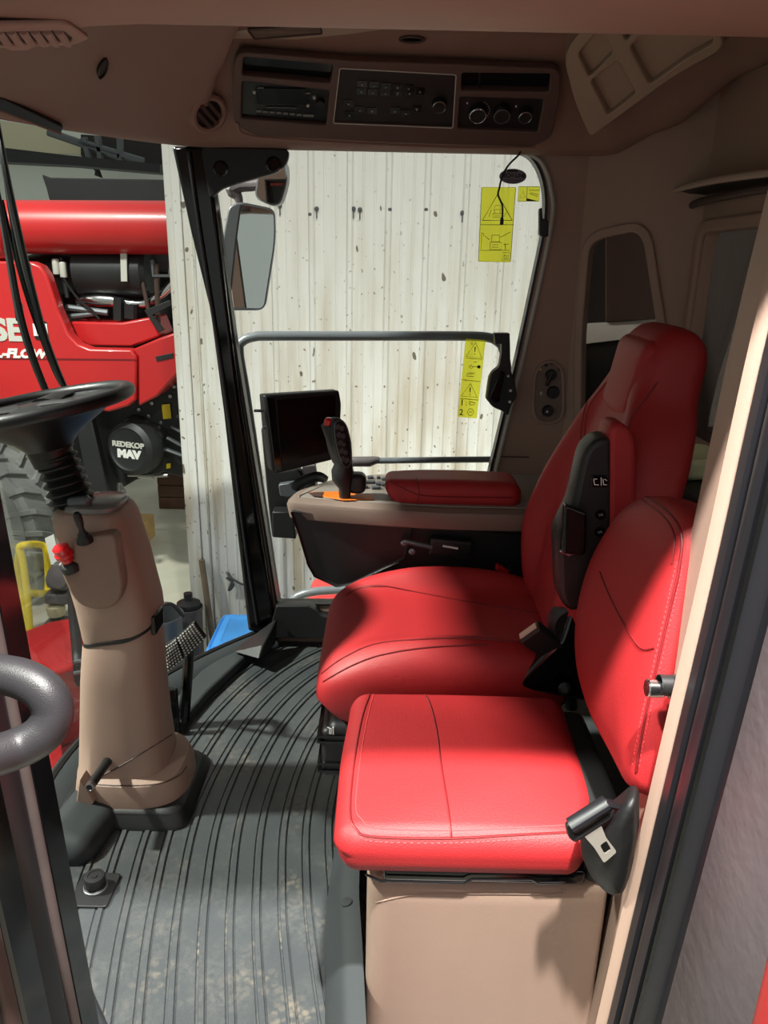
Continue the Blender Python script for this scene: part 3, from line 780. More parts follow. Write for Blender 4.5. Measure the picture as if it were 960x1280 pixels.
# mirrors
YM = 3.0
mt = thing('wing_mirror', 'grey wing mirror hanging outside the window beside the front pillar', 'mirror', PY(310, 320, YM))
PM = Plane(PY(310, 320, YM), (1, .12, 0), (0, 0, 1))
mo = rpoly(PM.uvs([(302, 255), (342, 263), (343, 300), (330, 386), (287, 386), (296, 300)]), [.02, .03, .05, .03, .02, .05])
ho = rpoly(PM.uvs([(286, 258), (300, 252), (344, 261), (345, 300), (331, 388), (282, 386), (275, 360), (278, 300)]), [.02, .02, .03, .05, .03, .02, .04, .05])
mb = MB().plate(ho, [inset(mo, .0)], .03, PM.lift(-.01), .006); hs_ = obj('housing_rim', mb, STEELB, mt)
rg = [[PM.M @ Vector((u * f + ox, v * f, -h)) for u, v in ho] for f, h, ox in ((1, .02, 0), (.97, .06, -.004), (.85, .11, -.012), (.6, .135, -.02))]
obj('housing', MB().loft(rg), DGREY, mt, smooth=60)
obj('mirror_glass', MB().plate(mo, [], .004, PM.lift(-.004)), MIRG, mt)
PM2 = Plane(PY(330, 235, YM), (1, -.1, 0), (0, .05, 1))
m2 = rpoly(PM2.uvs([(324, 220), (356, 200), (358, 225), (349, 254), (338, 255), (320, 246)]), [.02, .02, .04, .02, .02, .02])
obj('wide_angle_glass', MB().plate(m2, [], .004, PM2.lift(.002)), MIRG, mt)
rg = [[PM2.M @ Vector((u * f, v * f, -h)) for u, v in inset(m2, -.006)] for f, h in ((1, 0), (.97, .05), (.8, .09))]
obj('wide_angle_housing', MB().loft(rg), GTUBE, mt, smooth=60)
arm = [PY(x, y, YM + .05) for x, y in ((300, 255), (297, 245), (290, 238), (300, 232), (330, 228), (350, 195))]
obj('mirror_arm', MB().tube(arm, [.012, .018, .024, .024, .018, .014], 10, smooth=4), DGREY, mt)
# tank side seen through the quarter and rear windows
mb = MB().box((1.25, 3.10, 1.1), (1.1, .35, 1.9)); struct('wall_tank', mb, DPANEL)
mb = MB().prism([PY(x, y, 2.92) for x, y in ((722, 405), (780, 402), (824, 398), (826, 421), (780, 424), (722, 431))], (0, .02, 0))
struct('trim_13', mb, WHITE)
mb = MB().prism([PY(x, y, 2.915) for x, y in ((758, 292), (830, 280), (830, 398), (758, 402))], (0, .015, 0)); struct('trim_14', mb, GRILLE)
mb = MB().box((1.50, 1.7, 1.4), (.2, 2.4, 2.6)); struct('wall_tank.001', mb, mat('black_tank_panel', (20, 18, 18), .6))
t = thing('tank_window_frame', 'grey panelled inspection frame seen through the dark rear window', 'inspection frame', PX(915, 400, 1.38))
mb = MB().prism([PX(x, y, 1.38) for x, y in ((902, 386), (938, 382), (934, 410), (900, 416))], (.015, 0, 0)); obj('plate', mb, GBAND, t)
mb = MB().prism([PX(x, y, 1.39) for x, y in ((930, 280), (945, 276), (940, 380), (930, 382))], (.012, 0, 0)); obj('mullion', mb, DGREY, t)
for y in (308, 394): obj('bolt', MB().lathe([(.012, 0), (.01, .006), (0, .008)], frame_on(PX(917, y, 1.378), (-1, 0, 0)), 10), GBAND, t)
# ================================================================== FLOOR MAT
# ribs run along the cab, then bend round in front of the driver's seat
def gpt(px, py): p = PZ(px, py, 0); return Vector((p.x, p.y, 0))
base = [gpt(262, 1500), gpt(256, 1280), gpt(262, 1120), gpt(285, 1000), gpt(338, 900), gpt(410, 836), gpt(520, 790)]
base = spline(base, 12)
def nrm(i):
    t = (base[min(len(base) - 1, i + 1)] - base[max(0, i - 1)]).normalized(); return Vector((t.y, -t.x, 0))
per = .058; prof = []
s = -.60
k = 0
while s < .46:
    for a, h in ((0, .0), (.002, -.006), (.005, -.006), (.007, .003), (.0175, .003), (.0195, -.003), (.0215, -.003), (.0235, 0)): prof.append((s + a, h))
    s += per
def inside(p):
    return p.x > WX(min(2.6, max(.88, p.y)), 0) + .09 and .90 < p.y < 2.575 and p.x < .55 and not (p.x > .0 and p.y < 1.46)
mb = MB(); G = []
for i, b in enumerate(base):
    n = nrm(i); G.append([b + n * a + Vector((0, 0, h)) for a, h in prof])
V = {}
def mv(i, j):
    if (i, j) not in V: V[(i, j)] = mb.bm.verts.new(G[i][j])
    return V[(i, j)]
# inner offsets fold over past the centre of the bend: keep only cells that still run forward
for i in range(len(G) - 1):
    for j in range(len(prof) - 1):
        c = (G[i][j] + G[i + 1][j + 1]) / 2
        e = G[i + 1][j] - G[i][j]; f = base[i + 1] - base[i]
        if e.dot(f) > 0 and inside(c): mb.face((mv(i, j), mv(i + 1, j), mv(i + 1, j + 1), mv(i, j + 1)))
RUB = mat('floor_mat_rubber', (92, 97, 100), .33, spec=.8, bump=.25, bscale=350)
nt = RUB.node_tree; b = nt.nodes['Principled BSDF']
tc = nt.nodes.new('ShaderNodeTexCoord')
def nz(scale, det, a, c):
    n = nt.nodes.new('ShaderNodeTexNoise'); n.inputs['Scale'].default_value = scale; n.inputs['Detail'].default_value = det; nt.links.new(tc.outputs['Object'], n.inputs['Vector'])
    r = nt.nodes.new('ShaderNodeMapRange'); r.inputs['From Min'].default_value = a; r.inputs['From Max'].default_value = c; nt.links.new(n.outputs['Fac'], r.inputs['Value']); return r.outputs[0]
def mul(a, c):
    x = nt.nodes.new('ShaderNodeMath'); x.operation = 'MULTIPLY'; nt.links.new(a, x.inputs[0]); nt.links.new(c, x.inputs[1]); return x.outputs[0]
vo = nt.nodes.new('ShaderNodeTexVoronoi'); vo.inputs['Scale'].default_value = 60; nt.links.new(tc.outputs['Object'], vo.inputs['Vector'])
r = nt.nodes.new('ShaderNodeMapRange'); r.inputs['From Min'].default_value = .62; r.inputs['From Max'].default_value = .36; nt.links.new(vo.outputs['Distance'], r.inputs['Value'])
dust = mul(mul(nz(5.5, 3, .52, .72), nz(60, 2, .3, .6)), r.outputs[0])
mx = nt.nodes.new('ShaderNodeMix'); mx.data_type = 'RGBA'; mx.inputs[6].default_value = lin((60, 64, 66)); mx.inputs[7].default_value = lin((118, 110, 97)); nt.links.new(dust, mx.inputs[0])
mx2 = nt.nodes.new('ShaderNodeMix'); mx2.data_type = 'RGBA'; nt.links.new(mx.outputs[2], mx2.inputs[6]); mx2.inputs[7].default_value = lin((84, 84, 82)); nt.links.new(mul(nz(9, 6, .42, .75), nz(90, 3, .35, .65)), mx2.inputs[0])
nt.links.new(mx2.outputs[2], b.inputs['Base Color'])
fm = solo('floor_mat', mb, RUB, 'grey ribbed rubber floor mat with dusty boot marks', 'floor mat', smooth=30)
# plain rubber under and round the ribbed field, up to the sill
mb = MB().prism([Vector((x + .07, y, -.004)) for x, y in fl] + [Vector((.92, 2.60, -.004)), Vector((.92, .9, -.004))], (0, 0, -.016))
struct('floor.001', mb, RUB)
# rubber plug and its square patch
pp = PZ(120, 1112, 0)
t = thing('rubber_stop', 'black round rubber stop on the mat at the foot of the column', 'rubber stop', pp)
M = Matrix.Translation(pp)
obj('pad', MB().plate(rrect((0.0, -.005), .09, .10, .012), [], .006, M @ Matrix.Translation((0, 0, .004)), .002), BLK, t)
obj('cap', MB().lathe([(.022, .004), (.025, .006), (.025, .010), (.021, .013), (.023, .016), (.024, .036), (.022, .041), (.015, .0415), (.014, .040), (.008, .040), (.007, .042), (0, .042)], M, 28), BLK, t)
obj('ring', MB().lathe([(.025, .006), (.027, .008), (.027, .011), (.025, .012)], M, 28, ring=True), STEELB, t)
# kick panel of moulded rubber beside the box seat
kp = [PZ(428, 1030, .0), PZ(424, 1300, 0)]
mb = MB()
x0 = -.095
A = [(-.10, 1.60, 0.0), (-.11, 1.45, 0), (-.112, 1.3, 0), (-.10, 1.15, 0), (-.085, .95, 0)]
rg = []
for (x, y, z) in spline([Vector(a) for a in A], 5):
    rg.append([Vector((x, y, -.01)), Vector((x + .004, y, .03)), Vector((x + .03, y, .08 + .05 * (1.6 - y))), Vector((x + .045, y, .095 + .05 * (1.6 - y))), Vector((x + .075, y, .10 + .05 * (1.6 - y))), Vector((x + .075, y, -.01))])
kk = struct('trim_15', MB().loft(rg), SILL, smooth=50)
bk_ = bvh_of(kk)
for x, y in ((433, 1128),):
    try:
        p, n = hit(bk_, x, y); obj('plug', MB().lathe([(.013, 0), (.012, .003), (0, .004)], frame_on(p, n), 18), SILL, kk)
    except ValueError: pass
# raised footrest along the sill and the rubber hump at the column foot
mb = MB().prism([PZ(x, y, .035) for x, y in ((296, 806), (308, 820), (262, 862), (222, 908), (214, 895), (222, 868), (250, 838))], (0, 0, -.05)); struct('trim_16', mb, SILL, bevel=.012, seg=3)

# ================================================================== STEERING COLUMN
YS = 1.74
sc_ = thing('steering_column', 'tan steering column with black wheel, red knob and bellows', 'steering column', PZ(165, 1000, 0))
def cring(y, xl, xr, dep, n=3.2, tilt=0):
    t = (y - 634) / 380; y -= 3 + 42 * t - 16 * t * t
    xc, hw = (xl + xr) / 2, (xr - xl) / 2 * .95; xl, xr = xc - hw + 1, xc + hw + 1
    a, b = PY(xl, y, YS), PY(xr, y, YS); c = (a + b) / 2; h = (b.x - a.x) / 2
    return [Vector((c.x + h * math.copysign(abs(math.cos(t)) ** (2 / n), math.cos(t)), YS + dep * math.copysign(abs(math.sin(t)) ** (2 / n), math.sin(t)), c.z - tilt * h * math.cos(t))) for t in [2 * math.pi * i / 48 for i in range(48)]]
low = [cring(*a) for a in ((1012, 97, 245, .13, 3), (985, 100, 241, .13, 3), (974, 101, 234, .125, 3), (969, 102, 218, .108, 3), (920, 103, 211, .102, 3), (860, 104, 205, .098, 3), (806, 105, 202, .095, 3, -.3), (798, 107, 201, .09, 3, -.3))]
lo_ = obj('lower_cover', MB().loft(low), TAN, sc_, smooth=40)
up_ = obj('upper_cover', MB().loft([cring(*a) for a in ((803, 110, 199, .09, 3.4, -.3), (794, 107, 202, .095, 3.4, -.3), (765, 100, 199, .098, 3.4), (700, 83, 183, .10, 3.4), (648, 72, 168, .095, 3.4), (638, 72, 163, .088, 3.4), (634, 76, 158, .08, 3.4))]), TAN, sc_, smooth=40)
bl = bvh_of(lo_); bu = bvh_of(up_)
obj('panel_gap', MB().loft([cring(802, 107, 202, .096, 3.2, -.3), cring(798, 107, 202, .096, 3.2, -.3)]), BLK, sc_)
seam('panel_gap', bl, [(124, 972), (160, 952), (215, 918)], .0022, GRILLE, sc_)
seam('panel_gap', bl, [(103, 973), (125, 981), (190, 981), (222, 970), (233, 958)], .002, GRILLE, sc_)
# foot flares out on to the floor
ft = [PY(98, 1000, 1.62), PY(90, 1060, 1.55)]
mb = MB().loft([[Vector((x, y, z)) for x, y in rrect((cx, cy), w, d, .05)] for cx, cy, w, d, z in ((-.665, 1.74, .36, .32, -.01), (-.665, 1.74, .35, .31, .012), (-.665, 1.74, .33, .28, .03), (-.665, 1.74, .31, .27, .045))])
obj('rubber_boot', mb, BLK, sc_, bevel=.01, smooth=50)
hp_ = PZ(112, 1040, .03)
obj('rubber_hump', MB().rbox((hp_.x - .03, hp_.y + .05, .012), (.15, .26, .11), .05, Matrix.Rotation(rad(-8), 3, 'Z') @ Matrix.Rotation(rad(14), 3, 'Y'), k=5, m=3), SILL, sc_, smooth=70)
mb = MB().prism([PY(x, y, 1.60) for x, y in ((99, 975), (118, 1002), (112, 1012), (101, 1024), (92, 1046), (89, 1046))], (0, .05, 0)); obj('cover_foot', mb, TAN, sc_, bevel=.006)
# front pocket with the gear switch
p0, n0 = hit(bu, 128, 740)
PK = Plane(p0, Vector((1, 0, 0)) - n0 * n0.x, (0, 0, 1))
pk = PK.uvs([(97, 668), (149, 662), (152, 690), (160, 730), (150, 752), (128, 757), (108, 752), (95, 740), (78, 700), (98, 694)])
mb = MB().plate(rpoly(pk, [.012, .02, .03, .05, .05, .05, .04, .03, .004, .01]), [], .045, PK.lift(.006), .006); pkt = obj('pocket_cover', mb, mat('tan_pocket', (134, 110, 96), .55, bump=.2, bscale=900), sc_, smooth=50)
kb = PK.at(92, 702, .02)
def axis_of(a, b): return (Vector(b) - Vector(a)).normalized()
ka = axis_of(PK.at(94, 708, .02), PK.at(82, 676, .04))
Mk = frame_on(kb, ka)
rk = obj('red_knob', MB().lathe([(.014, .012), (.015, .022), (.021, .028), (.0215, .036), (.017, .041), (.018, .046), (.019, .052), (.015, .056), (0, .057)], Mk, 24), REDP, sc_, label='red knob')
obj('knob_base', MB().lathe([(.024, -.012), (.024, .004), (.019, .009), (.013, .012), (0, .012)], Mk, 20), BLK, sc_)
lb = PK.at(112, 668, .032)
la = axis_of(PK.at(113, 672, .03), PK.at(106, 632, .05))
Ml = frame_on(lb, la)
obj('switch_lever', MB().lathe([(.019, -.006), (.018, .002), (.012, .010), (.0125, .014), (.008, .020), (.006, .03), (.0085, .04), (.0095, .055), (.009, .066), (.006, .071), (0, .072)], Ml, 18), BLK, sc_)
# tilt lever
t0, n = hit(bl, 134, 952)
e = PY(112, 984, 1.52)
tl_ = obj('tilt_lever', MB().tube([t0 - (e - t0) * .1, t0, t0.lerp(e, .1), t0.lerp(e, .9), e], [.012, .0125, .0115, .0115, .010], 14), BLK, sc_)
obj('lever_end', MB().lathe([(.0112, -.012), (.0115, .001), (.008, .003), (.006, -.001), (0, -.001)], frame_on(e, (e - t0)), 18), STEEL, tl_)
# dark slot at the rear edge
obj('latch_slot', MB().box(PY(196, 775, YS - .02), (.014, .07, .05)), BLKG, sc_, bevel=.004)
# collar, bellows, hub and wheel along the tilted axis
b0_ = PY(92, 630, YS); b1_ = PY(62, 548, YS)
ax = (b1_ - b0_).normalized(); Mw = frame_on(b0_, ax, (1, 0, 0)); Ht = (b1_ - b0_).length
obj('column_cap', MB().loft([cring(634, 84, 156, .072, 3.4), cring(628, 86, 158, .07, 3.2), cring(624, 100, 154, .055, 3)]), mat('cap_grey', (120, 116, 112), .3, coat=.3), sc_, smooth=50)
pr_ = [(.05, -.02), (.05, .0)]
nb = 7
for k in range(nb):
    z = .004 + k * (Ht - .02) / nb; d = (Ht - .02) / nb; rr_ = .054 - .0012 * k
    pr_ += [(rr_ - .011, z), (rr_, z + d * .45), (rr_, z + d * .6)]
pr_ += [(.033, Ht - .01), (0, Ht - .01)]
obj('bellows', MB().lathe(pr_, Mw, 32), BLK, sc_, smooth=25)
obj('collar', MB().tube([PY(88, 628, YS - .05), PY(110, 626, YS - .06), PY(112, 622, YS - .06)], [.012, .014, .006], 10), STEELB, sc_)
wc = PY(46, 508, YS); 
wa = axis_of(PY(90, 640, YS), PY(61, 518, YS)); wa = (wa + Vector((-.06, 0, 0))).normalized()
Mh = frame_on(wc, wa, (1, 0, 0))
rg_ = [[Mh @ Vector(((.205 + .0185 * math.cos(b)) * math.cos(a), (.205 + .0185 * math.cos(b)) * math.sin(a), .0165 * math.sin(b))) for b in [2 * math.pi * k / 14 for k in range(14)]] for a in [2 * math.pi * k / 72 for k in range(72)]]
sw_ = obj('steering_wheel', MB().loft(rg_, loop=True), mat('wheel_rubber', (17, 17, 18), .42), sc_)
mb = MB().lathe([(.03, -.15), (.045, -.14), (.052, -.10), (.075, -.075), (.165, -.022), (.19, -.008), (.19, .0), (.15, -.006), (.07, .0), (.05, .006), (0, .008)], Mh, 44)
obj('wheel_hub', mb, mat('hub_black', (16, 16, 17), .4), sc_)
for k in range(3):
    a = 2 * math.pi * (k + .5) / 3
    obj('spoke', MB().tube([Mh @ Vector((.04 * math.cos(a), .04 * math.sin(a), .0)), Mh @ Vector((.12 * math.cos(a), .12 * math.sin(a), .004)), Mh @ Vector((.2 * math.cos(a), .2 * math.sin(a), 0))], [.03, .022, .016], 10, flat=.4), BLK, sw_)

# ------------------------------------------------------------------ brake pedals
pb = PY(228, 808, 1.98)
bpd = thing('brake_pedal', 'black brake pedal pair with white studded grip beside the steering column', 'pedal', Vector((pb.x, pb.y, 0)))
PPd = Plane(pb, PY(256, 795, 1.94) - PY(206, 838, 2.02), Vector((-.25, -.25, 1)))
for L in ([(203, 808), (221, 796), (231, 822), (207, 842)], [(222, 795), (243, 776), (258, 796), (233, 820)]):
    c2 = rpoly(PPd.uvs(L), .006)
    pad = obj('pedal_pad', MB().plate(c2, [], .012, PPd.lift(0), .003), BLK, bpd)
    us = [Vector(q) for q in PPd.uvs(L)]
    mb = MB(); nx, ny = 7, 8
    for i in range(nx):
        for j in range(ny):
            u = (i + .5) / nx; v = (j + .5) / ny
            q = us[0].lerp(us[1], u).lerp(us[3].lerp(us[2], u), v)
            mb.box(PPd.M @ Vector((q.x, q.y, .0075)), (.0052, .0042, .004), PPd.M)
    obj('grip_stud', mb, WHITE, pad, label='white grip studs')
obj('pedal_arm', MB().tube([pb + PPd.N * -.01, pb + PPd.N * -.05 + Vector((-.01, .02, -.06)), Vector((pb.x - .03, pb.y + .06, .02))], [.02, .016, .018], 10, smooth=4), BLKG, bpd)
obj('pedal_arm', MB().box(Vector((PY(214, 850, 2.0).x, 2.0, .07)), (.03, .02, .18)), BLKG, bpd, bevel=.004)

# ================================================================== ROOF CONSOLE
PO = Plane((0, 2.44, 1.762), (1, 0, 0), (0, -.18, .16))
oc = thing('overhead_console', 'dark overhead console with radio, switch panel and climate knobs above the window', 'overhead console', PO.at(490, 120))
H = dict(slotl=[(305, 67), (417, 77), (413, 100), (303, 90)], radio=[(303, 97), (412, 109), (408, 153), (302, 144)], sw=[(426, 82), (569, 90), (565, 155), (418, 149)],
         slotr=[(577, 87), (688, 88), (686, 111), (577, 109)], clim=[(575, 117), (679, 120), (672, 161), (572, 157)])
outr = rpoly(PO.uvs([(296, 60), (440, 72), (560, 76), (700, 82), (700, 110), (690, 168), (665, 180), (500, 175), (320, 166), (292, 150), (291, 90)]), [.03, 0, 0, .025, .03, .03, .02, 0, .02, .02, .03])
holes = [rpoly(PO.uvs(H[k]), .008) for k in H]
mb = MB().plate(outr, holes, .026, PO.lift(.001), .004)
obj('bezel', mb, mat('console_brown', (92, 70, 64), .5, bump=.2, bscale=700), oc)
obj('bezel_lip', MB().tube([PO.at(x, y, .016) for x, y in ((297, 148), (312, 165), (400, 172), (500, 177), (600, 180), (668, 180))], .004, 8, smooth=4), LINER, oc)
def pan(name, key, m, h=-.006, d=.008, g=-.001):
    return obj(name, MB().plate(rpoly(inset(PO.uvs(H[key]), -g if False else g), .006), [], d, PO.lift(h), .002), m, oc)
slotl = pan('storage_slot', 'slotl', BLKG, -.014); slotr = pan('storage_slot', 'slotr', BLKG, -.014)
radio = pan('radio', 'radio', mat('radio_black', (14, 13, 14), .3), -.002)
swp = pan('switch_panel', 'sw', BLK, .004); clim = pan('climate_panel', 'clim', BLK, -.002)
swo = PO.uvs(H['sw'])
obj('panel_outline', MB().plate(inset(rpoly(swo, .004), -.0035), [inset(rpoly(swo, .004), -.001)], .003, PO.lift(.013)), GBAND, swp)
obj('slot_divider', MB().tube([PO.at(600, 88, -.006), PO.at(599, 110, -.006)], .003, 6), BLK, slotr)
def ob_rect(parent, name, x, y, w, h, m, lift=.003, t=.003, r=.001):
    u, v = PO.uv(x, y); k = PO.uv(x + 1, y)[0] - u
    return obj(name, MB().plate(rrect((u, v), w * k, h * k, min(r, w * k * .3)), [], t, PO.lift(lift)), m, parent)
ob_rect(radio, 'display', 352, 119, 62, 22, BLKG, .004)
for i in range(7): ob_rect(radio, 'button', 323.5 + i * 8.4, 137.5 + i * .75, 6, 2.6, GRYP, .004)
ob_rect(radio, 'button', 385.5, 143, 13, 3, GRYP, .004)
for x, y in ((318, 114), (393, 120.5), (385, 130.5)): obj('knob', MB().lathe([(.0045, 0), (.004, .006), (0, .0065)], PO.lift(0) @ Matrix.Translation((*PO.uv(x, y), .001)), 14), GBAND, radio)
obj('volume_knob', MB().lathe([(.012, 0), (.011, .012), (0, .0125)], PO.lift(0) @ Matrix.Translation((*PO.uv(401, 127), .001)), 20), BLK, radio)
ob_rect(radio, 'cassette_line', 352, 133, 38, .7, GRYP, .0045)
ob_rect(radio, 'brand_mark', 326, 108.5, 8, 1.6, GRYP, .004); ob_rect(radio, 'brand_mark', 384, 115, 8, 1.4, GRYP, .004)
for i, (x, y) in enumerate([(453, 101), (468, 102), (483, 103.5), (497, 105), (511, 106), (525, 110), (452, 110), (466, 111), (482, 112), (497, 112), (512, 112), (450, 133), (465, 134.5), (494, 134), (507, 137), (521, 132), (436, 125), (437, 139)]):
    ob_rect(swp, 'switch', x, y + 1, 12, 9, BLKG, .009, .003)
    if i % 3 == 0: ob_rect(swp, 'switch_icon', x, y, 3.4, 1.0, GRYP, .0125, .001, .0002)
    ob_rect(swp, 'switch_icon', x, y + 1.5, 2.4, 2.4, GRYP, .0125, .001, .001)
def knob(parent, x, y, r, ring, dot=True):
    u, v = PO.uv(x, y); M = PO.lift(0) @ Matrix.Translation((u, v, .003))
    k = obj('knob', MB().lathe([(r, 0), (r, .008), (r * .86, .019), (r * .8, .021), (0, .020)], M, 30), BLK, parent)
    obj('knob_ring', MB().lathe([(r * .86, .0185), (r * .90, .0205), (r * .82, .0225), (r * .78, .0215)], M, 30, ring=True), ring, k)
    return k
knob(swp, 549, 127, .021, CHROME)
k1 = knob(clim, 597, 138, .027, CHROME); knob(clim, 627, 138.5, .026, STEELB); knob(clim, 656, 140, .021, CHROME)
u, v = PO.uv(597, 138); mb = MB()
for a in range(-120, 60, 14):
    mb.box(PO.M @ Vector((u + .033 * math.sin(rad(a + 150)), v + .033 * math.cos(rad(a + 150)), .004)), (.002, .002, .002))
obj('scale_mark', mb, WHITE, clim)
for x, y in ((584, 128), (645, 132)): ob_rect(clim, 'scale_mark', x, y, 2, 2, WHITE, .003)

# fittings set in the roof lining
def on_roof(px, py, up=(0, 0, 1)): p, n = hit(BVC, px, py); return frame_on(p, n, up), p, n
M, p, n = on_roof(257, 138)
M = frame_on(p + n * .012, n + (CAM - p).normalized() * .9)
t = thing('round_air_vent', 'round brown air vent in the roof lining left of the radio', 'air vent', p)
obj('vent_ring', MB().lathe([(.055, -.04), (.055, .005), (.048, .009), (.040, .007), (.038, -.01)], M, 36, ring=True), LINER, t)
obj('vent_ball', MB().lathe([(.039, -.002), (.030, .000), (.0, .001)], M, 30), BLK, t)
for a in (-.02, .0, .02):
    h = math.sqrt(.038 ** 2 - a ** 2)
    obj('vane', MB().box(M @ Matrix.Rotation(rad(-35), 4, 'Z') @ Vector((0, a, .004)), (2 * h, .011, .010), M @ Matrix.Rotation(rad(-35), 4, 'Z')), GRILLE, t, bevel=.002)
M, p, n = on_roof(127, 82)
t = thing('reading_lamp', 'small oval lamp recessed in the brown roof lining above the windscreen', 'lamp', p)
pa, na = hit(BVC, 121, 96); pb2, nb2 = hit(BVC, 134, 69)
M2 = frame_on(p + n * .004, n + (CAM - p).normalized() * .25, pb2 - pa)
obj('bezel', MB().plate(circ((0, 0), .011, 24, .030), [circ((0, 0), .008, 24, .026)], .016, M2 @ Matrix.Translation((0, 0, .000)), .001), BLKG, t)
obj('lens', MB().plate(circ((0, 0), .0085, 24, .027), [], .003, M2 @ Matrix.Translation((0, 0, .001))), GRILLE, t)
# grille in the near header
M, p, n = on_roof(42, 42, (0, 1, 0))
PV = Plane(p, Vector((1, 0, 0)) - n * n.x, n.cross(Vector((1, 0, 0)) - n * n.x)) 
t = thing('header_air_grille', 'slatted air grille in the brown header above the open door', 'air grille', p)
fo = rpoly(PV.uvs([(-60, 26), (84, 23), (110, 42), (92, 50), (-60, 56)]), [.01, .012, .004, .012, .01])
fi = rpoly(PV.uvs([(-50, 34), (78, 31), (90, 42), (86, 47), (-50, 53)]), [.008, .012, .01, .008, .008])
sgn = 1 if PV.N.dot(n) > 0 else -1
obj('grille_frame', MB().plate(fo, [fi], .006, PV.lift(.003 * sgn), .002), LINER, t)
obj('grille_back', MB().plate(fi, [], .002, PV.lift(.001 * sgn)), GRILLE, t)
for x in range(-44, 88, 15):
    obj('slat', MB().tube([PV.at(x - 4, 34, .004 * sgn), PV.at(x + 8, 51, .004 * sgn)], .0055, 8, flat=.7), LINER, t)
# dome lamp and clip
M, p, n = on_roof(355, 37)
t = thing('dome_lamp', 'black oblong lamp on the roof lining over a pale catch-light plate', 'lamp', p)
def roof_plane(px, py):
    p, n = hit(BVC, px, py); U = Vector((1, 0, 0)); U = (U - n * n.x).normalized(); V = n.cross(U)
    return Plane(p, U, V)
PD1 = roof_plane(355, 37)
obj('lip_catch_light', MB().plate(rpoly(PD1.uvs([(236, 47), (290, 38), (400, 26), (500, 22), (618, 18), (520, 29), (440, 41), (372, 48), (300, 47)]), .01), [], .008, PD1.lift(.0), .003), PALE, t, label='pale plate standing in for the catch-light on the roof lip')  # pale plate imitates light caught along the lip of the roof lining
oo = rpoly(PD1.uvs([(308, 34), (400, 27), (404, 40), (318, 47)]), .008)
obj('lamp_frame', MB().plate(oo, [inset(oo, .005 if False else .004)], .012, PD1.lift(.002), .002), GRILLE, t)
obj('lamp_lens', MB().plate(oo, [], .004, PD1.lift(.002)), BLKG, t)
PD2 = roof_plane(515, 48)
t = thing('roof_clip', 'small dark oval clip on the roof lining above the switch panel', 'clip', PD2.O)
cc = PD2.uv(515, 48); w_ = abs(PD2.uv(532, 48)[0] - cc[0])
obj('clip_ring', MB().plate(circ(cc, w_, 28, w_ * .42), [circ(cc, w_ * .75, 28, w_ * .22)], .006, PD2.lift(.003), .002), GRILLE, t)
obj('clip_tongue', MB().plate(circ(cc, w_ * .8, 28, w_ * .26), [], .003, PD2.lift(.001)), BLKG, t)
# sun blind housing at the left
PSl = roof_plane(60, 140)
t = thing('sun_blind', 'black sun blind slot at the front left of the roof lining', 'sun blind', PSl.O)
mb = MB().plate(rpoly(PSl.uvs([(-60, 92), (0, 117), (77, 154), (74, 161), (0, 133), (-60, 110)]), .003), [], .012, PSl.lift(.006), .002); obj('housing', mb, BLK, t)
obj('slot_lip', MB().tube([PSl.at(-60, 112, .008), PSl.at(0, 135, .008), PSl.at(74, 163, .008)], .004, 8), LINER, t)

TRAY = mat('tray_tan', (160, 138, 120), .5, bump=.15, bscale=700)
# pale moulded tray panel at the rear of the roof
PT = Plane(PY(735, 163, 2.40), PX(922, 50, .80) - PY(735, 163, 2.40), PY(705, 72, 2.24) - PY(735, 163, 2.40))
t = thing('roof_tray_panel', 'pale tan moulded panel with shallow compartments at the rear of the roof', 'roof panel', PT.at(810, 90))
def q5(L): return [(680 + x / 3.4286, y / 3.4286) for x, y in L]
po = rpoly(PT.uvs(q5([(205, 572), (140, 430), (90, 235), (120, 170), (225, 40), (500, 10), (720, 30), (775, 150), (765, 195), (560, 310)])), [.02, .05, .04, .02, .02, .0, .04, .02, .02, .05])
hs = [q5(L) for L in ([(150, 215), (250, 98), (305, 205), (200, 315)], [(205, 330), (322, 238), (402, 380), (280, 478)], [(310, 50), (430, 50), (358, 160)], [(372, 182), (490, 60), (700, 55), (735, 165), (620, 228), (458, 345)])]
obj('tray_frame', MB().plate(po, [rpoly(PT.uvs(h), .012) for h in hs], .022, PT.lift(.004), .004), TRAY, t)
obj('tray_back', MB().plate(inset(po, -.0) if False else po, [], .006, PT.lift(-.008)), TRAY, t)
mb = MB().loft([[PT.M @ Vector((u, v, -.008)) for u, v in po], [PT.M @ Vector((u * 1.0, v, -.06)) for u, v in inset(po, -.03)]], cap=False); obj('tray_side', mb, LINER, t, smooth=60)
# blind cassette above the rear window
vp = [PB.at(828, 262, .02), PB.at(846, 249, .05), PB.at(875, 238, .07), PB.at(915, 229, .075), PB.at(960, 222, .075), PB.at(1010, 216, .07)]
t = thing('rear_window_visor', 'curved tan visor lip above the rear window', 'visor', vp[2])
obj('visor_lip', MB().tube(vp, [.006, .008, .009, .009, .009, .009], 10, smooth=5), PALE, t)
sv = spline(vp, 5)
mb = MB().loft([[p, p - PB.N * .03 + Vector((0, 0, -.012)), p - PB.N * .09 + Vector((0, 0, -.02)), p - PB.N * .09 + Vector((0, 0, -.01)), p - PB.N * .03 + Vector((0, 0, .004))] for p in sv]); obj('visor_blade', mb, BLK, t, smooth=50)
obj('blind_roller', MB().tube([PB.at(866, 262, .02), PB.at(890, 252, .03), PB.at(960, 238, .03), PB.at(1010, 232, .03)], .011, 10, smooth=3), GRILLE, t)
